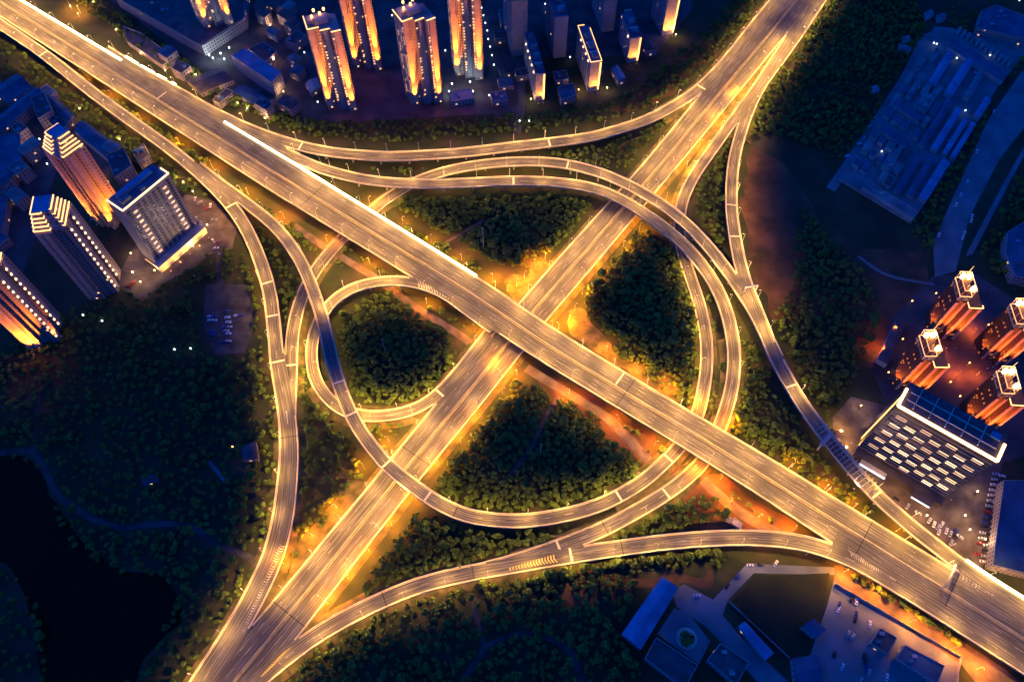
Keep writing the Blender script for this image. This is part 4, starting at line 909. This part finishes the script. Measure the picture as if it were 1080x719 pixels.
for lab, pix, h, rm, gb in (('small blue roofed house at the far left edge below the ramp', [(-6, 92), (18, 78), (34, 92), (8, 110)], 9, M_blueroof2, True), ('long thin blue roofed row house slanting up from the left edge', [(-8, 128), (38, 91), (46, 99), (0, 140)], 10, M_blueroof2, True),
                            ('square violet block of flats left of the long blue rows', [(33, 104), (46, 97), (55, 117), (40, 126)], 16, M_roofdk, False), ('narrow blue roofed row nearest the left ramp, upper one', [(48, 104), (58, 102), (78, 121), (70, 130)], 8, M_blueroof2, True),
                            ('long blue roofed row nearest the left ramp, lower one', [(78, 138), (88, 127), (121, 152), (110, 164)], 9, M_blueroof2, True), ('large flat blue warehouse roof at the left edge', [(-30, 146), (22, 140), (23, 172), (4, 205), (-40, 190)], 9, M_blueroof2, False),
                            ('pale violet block of flats just above the striped hotel', [(112, 164), (130, 156), (139, 175), (121, 188)], 17, M_roofdk, False), ('blue roofed shed at the left edge beside the second tower', [(-30, 205), (8, 208), (2, 245), (-30, 250)], 8, M_blueroof2, True),
                            ('small violet house above the upper stepped tower', [(60, 118), (72, 132), (62, 140), (50, 126)], 10, M_roofdk, False), ('grey house between the dark lot and the striped hotel', [(140, 160), (152, 152), (158, 164), (146, 172)], 8, M_roofdk, False)):
    low('low_house' if gb else 'low_block', lab, 'house', pix, h, rm, M_lwall, U, gb, 0 if gb else 3)
V_ = 'low buildings below the dark podium'
for lab, pix, h, rm, gb, pl in (('five storey block with a royal blue roof right of the podium', [(244, 59), (258, 51), (297, 77), (287, 88)], 16, M_roofblue, False, 0), ('flat violet annex behind the royal blue roof', [(262, 52), (278, 45), (292, 54), (280, 66)], 8, M_roofdk, False, 2),
                            ('violet market roof under the podium wall', [(130, 28), (150, 36), (184, 62), (172, 70), (134, 44)], 5, M_roofdk, False, 3), ('low violet sheds near the cool white entrance light', [(196, 84), (230, 72), (246, 84), (212, 98)], 5, M_roofdk, True, 0),
                            ('low dark blue shed right of the violet sheds', [(246, 96), (258, 90), (286, 106), (276, 116)], 5, M_blueroof2, True, 0), ('pale gatehouse left of the nearest amber tower', [(322, 88), (334, 82), (338, 92), (328, 98)], 5, M_wallp, True, 0),
                            ('low clubhouse between the amber towers with cool lights', [(474, 97), (498, 94), (500, 104), (476, 108)], 5, M_wallp, False, 2), ('low block under the slabs at the top', [(588, 92), (604, 88), (608, 100), (592, 106)], 7, M_blueroof2, False, 1),
                            ('small blue roofed house right of the light outlined slab', [(645, 72), (652, 69), (660, 82), (652, 86)], 6, M_roofblue, True, 0)):
    low('low_block' if not gb else 'low_shed', lab, 'building', pix, h, rm, M_lwall, V_, gb, pl)
S_ = 'long sheds of the work camp at the top right'
def sheds():
    k = 0
    # camp axes in the picture: u runs up to the right, v runs down to the right
    O, ux, vx = (884, 186), (100, -160), (78, 50)
    def pt(u, v): return (O[0] + ux[0] * u + vx[0] * v, O[1] + ux[1] * u + vx[1] * v)
    for u0, u1, v0, v1, rm, gb, lab in (
        (.02, .07, .30, .98, M_roofgrey, False, 'long pale roof along the lower edge of the camp'), (.10, .34, .62, .70, M_blueroof2, True, 'lower left one of the parallel blue sheds'), (.13, .37, .76, .84, M_blueroof2, True, 'lower middle one of the parallel blue sheds'), (.15, .40, .90, 1.0, M_roofblue, True, 'lower right broad shed with the brightest blue roof'),
        (.40, .70, .58, .66, M_blueroof2, True, 'long blue shed left of the middle yard'), (.42, .68, .72, .80, M_roofblue, True, 'long blue shed second from the left in the middle row'), (.43, .66, .86, .92, M_roofblue, True, 'long blue shed third from the left in the middle row'), (.44, .66, .96, 1.02, M_roofblue, True, 'long blue shed at the right end of the middle row'),
        (.72, .92, .30, .39, M_roofblue, True, 'short bright blue shed, left one of the upper pair'), (.72, .95, .52, .62, M_roofblue, True, 'short bright blue shed, right one of the upper pair'), (.76, .92, .72, .80, M_roofgrey, True, 'short pale shed right of the upper blue pair'), (.70, .82, .94, 1.02, M_roofblue, True, 'small blue shed at the right end of the upper row'),
        (.94, 1.0, .28, 1.02, M_blueroof2, True, 'long blue shed along the upper road of the camp'), (.34, .38, .12, .48, M_blueroof2, True, 'low blue shed across the left yard'), (.50, .54, .10, .46, M_blueroof2, True, 'low blue shed across the upper left yard'), (.18, .30, .36, .46, M_roofgrey, False, 'pale flat roofed canteen in the left yard'),
        (.56, .66, .30, .46, M_roofgrey, False, 'square pale flat roof in the upper yard')):
        low('camp_shed', lab, 'shed', [pt(u0, v0), pt(u1, v0), pt(u1, v1), pt(u0, v1)], 4.5, rm, M_wallp, S_, gb, 0 if gb else 3)
sheds()
def camp_pt(u, v): return (884 + 100 * u + 78 * v, 186 - 160 * u + 50 * v)
n_ = 0
for u0 in (.10, .19, .28, .42, .50, .58, .66, .74, .83):
    for v0 in (.06, .17, .28, .40, .48):
        if rnd.random() < .35 or (u0 > .7 and v0 > .25): continue
        du, dv = rnd.uniform(.04, .075), rnd.uniform(.06, .1)
        low('camp_shed', 'small low shed with a dull roof on the left side of the work camp', 'shed', [camp_pt(u0, v0), camp_pt(u0 + du, v0), camp_pt(u0 + du, v0 + dv), camp_pt(u0, v0 + dv)], rnd.uniform(2.6, 4), rnd.choice((M_roofgrey, M_roofgrey, M_blueroof2, M_roofdk)), M_wallp, 'small sheds of the work camp', rnd.random() < .5)
for k in range(12):
    v0 = .27 + k * .062; low('camp_shed', 'small pale cabin in the row beside the upper camp road', 'shed', [camp_pt(1.04, v0), camp_pt(1.07, v0), camp_pt(1.07, v0 + .035), camp_pt(1.04, v0 + .035)], 2.8, rnd.choice((M_roofgrey, M_wallp)), M_wallp, 'cabins along the upper camp road')
placed = []
def infill(poly, cnt, yaw_px, label, grp, roofs, h0, h1):
    tries = 0; done = 0
    xs, ys = [p[0] for p in poly], [p[1] for p in poly]
    while done < cnt and tries < 4000:
        tries += 1; x, y = rnd.uniform(min(xs), max(xs)), rnd.uniform(min(ys), max(ys))
        if not inside(poly, x, y): continue
        c = P(x, y); L_, W2 = rnd.uniform(5, 10), rnd.uniform(4, 6.5)
        if any(math.hypot(c.x - o.location.x, c.y - o.location.y) < L_ * 1.5 + rr for o, rr in OBST): continue
        if any_road(c.x, c.y, 14) is not None: continue
        a = R(yaw_px + rnd.choice((0, 90)) + rnd.uniform(-4, 4)); ca, sa = math.cos(a), math.sin(a); h = rnd.uniform(h0, h1)
        pix = [proj((c.x + i * L_ * ca - j * W2 * sa, c.y + i * L_ * sa + j * W2 * ca, h)) for i, j in ((-1, -1), (1, -1), (1, 1), (-1, 1))]
        o = low('low_house', label, 'house', pix, h, rnd.choice(roofs), M_lwall, grp, rnd.random() < .55, rnd.randrange(3)); OBST.append((o, L_)); done += 1
OBST = [(o, {'apartment_tower': 20, 'crown_tower': 17, 'hotel_block': 26, 'apartment_slab': 14, 'shopping_podium': 48, 'low_house': 13, 'low_block': 11, 'low_shed': 9}[o.name.split('.')[0]]) for o in list(COL.objects) if o.parent is None and o.name.split('.')[0] in ('apartment_tower', 'crown_tower', 'hotel_block', 'apartment_slab', 'shopping_podium', 'low_house', 'low_block', 'low_shed')]
infill([(-20, 80), (40, 92), (130, 165), (120, 180), (60, 130), (30, 210), (20, 260), (-30, 260)], 16, -35, 'small crowded house with a dim roof beside the left stepped towers', 'small houses at the left', (M_blueroof2, M_roofdk, M_roofdk, M_roofgrey), 6, 13)
infill([(120, 30), (215, 80), (240, 115), (300, 122), (320, 90), (290, 40), (270, 20), (300, -5), (316, 20), (330, 130), (300, 128), (220, 100)], 18, -35, 'small dim house between the podium and the nearest amber tower', 'small houses at the top left', (M_blueroof2, M_roofdk, M_roofdk, M_roofgrey), 5, 12)
infill([(520, 110), (530, 20), (560, 100), (600, 105), (640, 90), (690, 60), (720, 20), (700, 0), (690, 40), (640, 70), (600, 80)], 12, 10, 'small low building among the dark slab blocks at the top', 'small buildings among the slabs', (M_blueroof2, M_roofdk, M_roofdk), 4, 9)
for lab, pix in (('small pale hut beside the camp road, upper one of three', [(950, 40), (958, 37), (961, 43), (953, 46)]), ('small pale hut beside the camp road, middle one of three', [(948, 46), (962, 49), (960, 55), (947, 52)]), ('small pale hut beside the camp road, lowest of three', [(918, 92), (926, 90), (928, 96), (921, 98)]),
                 ('tiny pale hut at the top above the camp road', [(974, 14), (982, 10), (985, 16), (977, 20)]), ('tiny pale hut second from the top above the camp road', [(988, 16), (996, 14), (998, 20), (990, 22)])):
    low('hut', lab, 'hut', pix, 3.5, M_roofgrey, M_wallp, 'huts along the camp road', True)
low('hall', 'large office roof at the top right corner with small white lamps', 'building', [(1035, 12), (1050, 6), (1100, 24), (1100, 46), (1030, 30)], 8, M_blueroof2, plant=4)
low('hall', 'dark blue building at the right edge below the wide road', 'building', [(1062, 245), (1110, 215), (1110, 300), (1070, 292), (1060, 268)], 9, M_blueroof2, plant=3)
low('hall', 'large flat navy roof beside the rows of parked cars at right', 'hall', [(1058, 506), (1110, 506), (1110, 610), (1078, 604), (1046, 596)], 9, M_blueroof2, plant=0)
low('school_hall', 'long pale roofed hall in the dim grounds under the bottom ramp', 'hall', [(656, 668), (698, 608), (715, 620), (676, 684)], 7, M_roofblue, gable=True)
low('classroom_block', 'dark roofed block across the courtyard from the long hall', 'building', [(680, 694), (692, 672), (736, 701), (722, 726)], 6, M_roofdk)
low('classroom_block', 'dark roofed block right of the round planter', 'building', [(746, 696), (760, 678), (790, 698), (776, 722)], 6, M_roofdk, plant=3)
low('classroom_block', 'narrow blue roofed block beside the sports field', 'building', [(779, 660), (786, 655), (816, 688), (807, 696)], 5, M_roofblue, gable=True)
low('depot', 'dark flat depot in the lower right lot with a framed skylight', 'building', [(918, 678), (928, 662), (946, 672), (936, 690)], 6, M_roofdk, plant=2)
low('depot', 'dark long depot roof along the bottom edge of the right lot', 'building', [(944, 694), (954, 680), (996, 702), (988, 722)], 5, M_blueroof2, plant=3)
for lab, pix in (('dim blue house with trees left of the lower right lot', [(846, 660), (858, 652), (872, 664), (860, 672)]), ('dim blue house at the bottom edge right of the sports field', [(836, 694), (862, 690), (868, 720), (840, 726)])): low('low_block', lab, 'house', pix, 6, M_blueroof2, gable=True)
low('site_office', 'low orange lit shed left of the amber towers', 'shed', [(926, 378), (946, 336), (956, 340), (936, 384)], 6, M_roofdk, M_wallp, gable=True)
low('park_hut', 'tiny dark hut deep in the dark park', 'hut', [(148, 503), (164, 499), (166, 507), (151, 511)], 4, M_roofdk, gable=True)
low('park_hut', 'dim hut beside the left ramp with a small lamp', 'hut', [(254, 472), (270, 466), (272, 484), (256, 484)], 5, M_roofdk, gable=True)
low('container', 'white site container in the wedge under the elevated expressway, larger one', 'container', [(774, 546), (783, 552), (781, 558), (772, 552)], 2.8, M_wallp, M_wallp)
low('container', 'white site container in the wedge under the elevated expressway, smaller one', 'container', [(767, 545), (772, 547), (771, 551), (766, 549)], 2.6, M_wallp, M_wallp)
# planter and wall of the school, wall of the lot
o = empty('round_planter', P(724, 673), 0, 'dark round planter in the middle of the pale courtyard', 'planter')
cp = lambda r_: [(r_ * math.cos(k * math.pi / 12), r_ * math.sin(k * math.pi / 12)) for k in range(24)]
MB().prism(cp(6.4), 0, .7).build('kerb', M_conc, o)
crn = link(bpy.data.objects.new('shrubs', np_mesh('shrubs', crown_template(500, 6.0, 4, .6, 12), M_leaf)), o)
def wall(pix, h, label, m=M_conc_d):
    mb = MB(); pts = [P(x, y) for x, y in pix]; c = pts[0]
    for a, b in zip(pts, pts[1:]): mb.bar((a.x, a.y, h / 2), (b.x, b.y, h / 2), .35, h)
    tag(mb.build('boundary_wall', m), label, 'wall')
wall([(880, 616), (1012, 693), (1006, 722)], 3, 'tall dark boundary wall between the lit service road and the lot')
wall([(768, 634), (832, 694)], 2.2, 'low boundary wall along the lower side of the sports field')
wall([(884, 190), (960, 236), (1012, 162)], 2.5, 'pale boundary wall round the lower end of the work camp')

# ------------------------------------------------------------------ gantries, ribbed cover, masts
def gantry(r, px, py, f0, f1, label, panels, m):
    i = nearest(r, px, py); a, b = r.L[i].lerp(r.R[i], f0), r.L[i].lerp(r.R[i], f1); d = (b - a); l = d.length
    g_ = empty('sign_gantry', (a + b) / 2, math.atan2(d.y, d.x), label, 'gantry')
    for s in (-1, 1): MB().box(s * l / 2 - .3, s * l / 2 + .3, -.3, .3, 0, 7.5).build('post', M_steel, g_)
    MB().box(-l / 2 - .4, l / 2 + .4, -.35, .35, 7.0, 7.8).build('beam', M_steel, g_)
    for x in panels:
        MB().box(x - 2, x + 2, -.75, -.4, 5.6, 8.6).build('sign_panel', m, g_)
M_sign, _t, _b = base_mat('sign_blue', .5); _b.inputs['Base Color'].default_value = (.02, .06, .35, 1)
gantry(A, 786, 308, .02, .98, 'sign gantry with two blue boards over the right hand ramp', (-2.6, 2.6), M_sign)
gantry(R1, 997, 612, .01, .49, 'pale gantry frame over the expressway near the lower right strip of light', (), M_sign)
i0, i1 = nearest(A, 866, 452), nearest(A, 922, 520)
rc = empty('ribbed_cover', A.c[(i0 + i1) // 2], 0, 'open cover of close steel ribs over the ramp by the office block', 'cover')
base_c = A.c[(i0 + i1) // 2]
for i in range(i0, i1 + 1):
    a, b = A.L[i] - base_c, A.R[i] - base_c
    MB().tube([a + Vector((0, 0, .9)), a.lerp(b, .03) + Vector((0, 0, 3.6)), a.lerp(b, .25) + Vector((0, 0, 5.2)), a.lerp(b, .5) + Vector((0, 0, 5.7)), a.lerp(b, .75) + Vector((0, 0, 5.2)), a.lerp(b, .97) + Vector((0, 0, 3.6)), b + Vector((0, 0, .9))], .22, 5).build('rib', M_steel, rc)
MB().tube([A.c[i] - base_c + Vector((0, 0, 5.7)) for i in range(i0, i1 + 1, 3)], .2, 5).build('ridge_beam', M_steel, rc)
bb = empty('billboard', P(862, 474), R(40), 'white T shaped billboard mast beside the right hand ramp', 'billboard')
MB().tube([(0, 0, 0), (0, 0, 17)], [.7, .5], 8).build('mast', M_steel, bb); MB().box(-5, 5, -1.2, 1.2, 15, 19).build('panel', M_wallp, bb)
for x, y, h, lab in ((510, 262, 26, 'tall pale mast standing in the triangular grove'), (348, 175, 12, 'slim mast between the top ramp and the expressway'), (628, 176, 14, 'slim mast between the arching ramps and the top ramp'), (407, 372, 20, 'slim mast inside the circular loop ramp'), (570, 480, 20, 'slim mast beside the path in the lower grove')):
    mt = empty('mast', P(x, y), 0, lab, 'mast'); MB().tube([(0, 0, 0), (0, 0, h)], [.35, .15]).build('pole', M_steel, mt); MB().box(-.8, .8, -.15, .15, h - .4, h + .1).build('cross_arm', M_steel, mt)

# ------------------------------------------------------------------ parked cars
CARS = {}
for cn, colr in (('white', (.75, .75, .75)), ('silver', (.42, .43, .45)), ('black', (.02, .02, .022)), ('red', (.35, .02, .02)), ('blue', (.03, .06, .25))):
    m, t_, b_ = base_mat('car_paint_' + cn, .3); b_.inputs['Base Color'].default_value = (*colr, 1)
    body = MB()
    prof = [(-2.2, .35), (2.2, .35), (2.25, .75), (1.9, .9), (.95, .98), (-1.5, 1.0), (-2.15, .9)]
    for s in (-1, 1): body.face([(x, s * .88, z) for x, z in (prof if s < 0 else prof[::-1])])
    for (x0, z0), (x1, z1) in zip(prof, prof[1:] + prof[:1]): body.face([(x1, -.88, z1), (x0, -.88, z0), (x0, .88, z0), (x1, .88, z1)])
    cab = MB(); cp_ = [(-1.5, 1.0), (.95, .98), (.3, 1.45), (-1.0, 1.48)]
    for s in (-1, 1): cab.face([(x, s * (.8 if z < 1.2 else .62), z) for x, z in (cp_ if s < 0 else cp_[::-1])])
    for (x0, z0), (x1, z1) in list(zip(cp_, cp_[1:] + cp_[:1]))[1:4:2]: cab.face([(x1, -(.8 if z1 < 1.2 else .62), z1), (x0, -(.8 if z0 < 1.2 else .62), z0), (x0, (.8 if z0 < 1.2 else .62), z0), (x1, (.8 if z1 < 1.2 else .62), z1)])
    rfm = MB().box(-1.05, .35, -.64, .64, 1.44, 1.5)
    CARS[cn] = (body.mesh('body', m), cab.mesh('cabin_glass', M_glass), rfm.mesh('car_roof', m))
M_tyre = noise_mat('tyre', (.01, .01, .01), (.02, .02, .02), 3)
WH = MB().prism([(.33 * math.cos(k * math.pi / 5), .33 * math.sin(k * math.pi / 5)) for k in range(10)], -.11, .11, bottom=True).mesh('wheel', M_tyre)
def car(x, y, rz, colr, where, group):
    c_ = empty('parked_car', P(x, y, .13), rz, f'{colr} car parked {where}', 'car', group)
    for nm, me in zip(('body', 'cabin_glass', 'car_roof'), CARS[colr]): link(bpy.data.objects.new(nm, me), c_)
    for wx in (-1.35, 1.35):
        for wy in (-.8, .8):
            o = link(bpy.data.objects.new('wheel', WH), c_); o.location = (wx, wy, .33); o.rotation_euler = (R(90), 0, 0)
cols = ['white', 'silver', 'black', 'white', 'red', 'black', 'silver', 'blue']
g1 = 'cars in the two rows by the navy roof'
for k in range(17):
    for e in (0, 1):
        if rnd.random() < .1: continue
        f = k / 16; car(1050 - f * 20 + e * 6.5, 500 + f * 90 + e * 2, R(-10 + rnd.uniform(-4, 4)), rnd.choice(cols), ('in the left' if e == 0 else 'in the right') + ' row beside the large navy roof', g1)
g2 = 'cars on the forecourt below the office block'
for x, y in ((985, 553), (989, 556), (993, 553), (990, 561), (998, 560), (1002, 563), (1006, 565), (1003, 572), (980, 549), (968, 541), (957, 534), (1008, 560), (945, 526), (1012, 566)): car(x, y, R(rnd.choice((50, 60, 140))), rnd.choice(cols), 'on the forecourt below the barred office block', g2)
g3 = 'cars along the lane above the sports field'
for x, y, c_, wh in ((791, 596, 'white', 'on the lane above the sports field, left one of the white pair'), (802, 595, 'black', 'on the lane above the sports field between two white cars'), (818, 594, 'white', 'on the lane above the sports field, rightmost'), (777, 608, 'blue', 'on the slanting lane left of the sports field'), (767, 618, 'black', 'at the lower end of the slanting lane'), (735, 628, 'white', 'alone near the end of the long hall')): car(x, y, R(rnd.choice((0, 15, 50))), c_, wh, g3)
g4 = 'cars in the lower right lot'
for x, y in ((898, 632), (903, 634), (885, 637), (884, 642), (903, 647), (902, 653), (917, 658), (894, 668), (899, 671), (911, 692), (913, 697), (914, 704), (916, 709), (907, 717), (888, 703), (880, 690), (935, 714), (982, 706)): car(x, y, R(rnd.uniform(40, 70)), rnd.choice(['white', 'white', 'silver', 'black', 'blue']), 'in the dim lot at the lower right', g4)
g5 = 'cars in the small lot beside the left ramp'
for x, y in ((222, 334), (226, 334), (222, 338), (226, 338), (222, 350), (225, 353), (239, 328), (240, 335), (241, 340), (238, 345), (242, 345), (239, 349), (241, 352), (250, 333), (254, 333), (236, 361), (241, 360)): car(x, y, R(rnd.uniform(-5, 5)), rnd.choice(['white', 'silver', 'blue']), 'in the small lot beside the left ramp', g5)
g6 = 'cars round the striped hotel'
for x, y in ((206, 210), (211, 214), (218, 221), (222, 217), (226, 232), (230, 256), (225, 254), (212, 236), (207, 231), (136, 302), (140, 299), (228, 262)): car(x, y, R(rnd.uniform(0, 180)), rnd.choice(['white', 'silver', 'red', 'white']), 'on the lane round the striped hotel', g6)
g7 = 'cars in the yards of the work camp'
for x, y in ((918, 128), (923, 126), (917, 134), (911, 146), (906, 152), (893, 165), (990, 130), (1000, 150), (1030, 78), (1040, 66), (1000, 60), (960, 98), (1048, 60)): car(x, y, R(rnd.uniform(0, 180)), rnd.choice(['white', 'silver']), 'in the yards of the work camp', g7)
g8 = 'vehicles along the wide unlit road'
for x, y in ((1013, 206), (1020, 192), (1008, 216), (1030, 160), (1025, 228), (1024, 233), (1015, 251), (1017, 246), (990, 248), (1048, 118)): car(x, y, R(62), 'white', 'along the wide unlit road at the right', g8)

# ------------------------------------------------------------------ small lamps
GL = MB().prism(cp(.55)[::3], 3.4, 4.4, bottom=True).mesh('lamp_globe', M_white); GLW = MB().prism(cp(.45)[::3], 3.4, 4.2, bottom=True).mesh('lamp_globe', M_rlant); PO = MB().tube([(0, 0, 0), (0, 0, 3.4)], [.09, .07]).mesh('pole', M_steel)
lc = bpy.data.lights.new('garden_light', 'POINT'); lc.energy = 500; lc.color = (.75, 1, .92); lc.shadow_soft_size = .5
lw_ = bpy.data.lights.new('garden_light', 'POINT'); lw_.energy = 700; lw_.color = (1, .6, .25); lw_.shadow_soft_size = .5
def garden(x, y, warm, light, where, grp):
    o = empty('garden_lamp', P(x, y), 0, ('small warm lamp ' if warm else 'small cool white lamp ') + where, 'lamp', grp)
    link(bpy.data.objects.new('pole', PO), o); link(bpy.data.objects.new('lamp_globe', GLW if warm else GL), o)
    if light: l = link(bpy.data.objects.new('lamp_light', lw_ if warm else lc), o); l.location = (0, 0, 4.9)
for where, warm, light, pts in (('on the grounds of the tower blocks at the top', False, False, ((298, 17), (304, 50), (322, 59), (414, 20), (470, 57), (508, 12), (510, 20), (512, 28), (514, 36), (515, 45), (517, 53), (519, 62), (521, 72), (516, 104), (336, 111), (548, 131), (558, 131), (575, 8), (601, 64))),
                               ('lighting the entrance below the dark podium', False, True, ((222, 62), (226, 65), (234, 60), (238, 66), (243, 54))), ('beside the low clubhouse between the amber towers', False, True, ((477, 92), (496, 90), (474, 100), (499, 100))),
                               ('glowing by the violet annex behind the royal blue roof', True, True, ((292, 63), (290, 66))), ('among the trees above the expressway at top left', True, True, ((76, 10), (84, 18), (100, 6), (208, 82), (236, 101), (243, 102), (124, 35), (281, 128), (196, 78))),
                               ('glowing between the small houses at the top left', True, True, ((150, 60), (176, 78), (204, 92), (252, 112), (300, 100), (312, 70), (286, 30), (262, 118), (310, 120), (560, 108), (610, 98), (655, 88), (684, 58), (712, 40), (640, 96))), ('glowing between the small houses at the left', True, True, ((20, 96), (48, 130), (62, 150), (30, 160), (100, 158), (86, 118), (128, 150), (104, 190), (28, 190))), ('among the low houses at the left', False, False, ((10, 95), (2, 108), (22, 124), (29, 142), (44, 150), (70, 160), (95, 165), (116, 195), (24, 208), (52, 176))), ('by the hut beside the left ramp', True, False, ((247, 473),)), ('in the dark park at left', False, False, ((186, 371), (203, 370), (90, 335), (110, 341))),
                               ('on the roof at the top right corner', False, False, ((1047, 17), (1050, 20), (1060, 21), (1058, 25), (1073, 4))), ('in the yards of the work camp', False, False, ((983, 49), (986, 50), (1007, 65), (971, 105), (928, 163), (1042, 62), (1016, 120))),
                               ('in the yard of the amber towers', True, False, ((960, 320), (985, 312), (1040, 345), (1046, 357), (1036, 362), (955, 375), (962, 390), (1000, 405), (1010, 420), (935, 395), (950, 360), (1020, 385), (1052, 372))), ('on the forecourt below the barred office block', True, True, ((918, 452), (906, 430), (935, 500), (975, 545), (1015, 545), (1020, 560), (1028, 520), (1036, 570))),
                               ('at the foot of the striped hotel', True, True, ((142, 290), (150, 300), (165, 288), (185, 275), (205, 262), (220, 240), (205, 205), (195, 195), (140, 270)))):
    for x, y in pts: garden(x, y, warm, light, where, 'small lamps ' + where)
# red-orange floods on the ground round the amber towers
red_lamp = make_lamp('street_lamp', 7, 1.2, 4200, (1, .15, .008), M_sglow, 160)
for x, y in ((928, 372), (940, 348), (990, 372), (1008, 398), (1026, 352), (965, 415), (1030, 395), (985, 335)):
    red_lamp(P(x, y), rnd.uniform(0, 6.28), 'low lamp glowing deep red orange in the yard of the amber towers', 'red lamps of the amber tower yard')
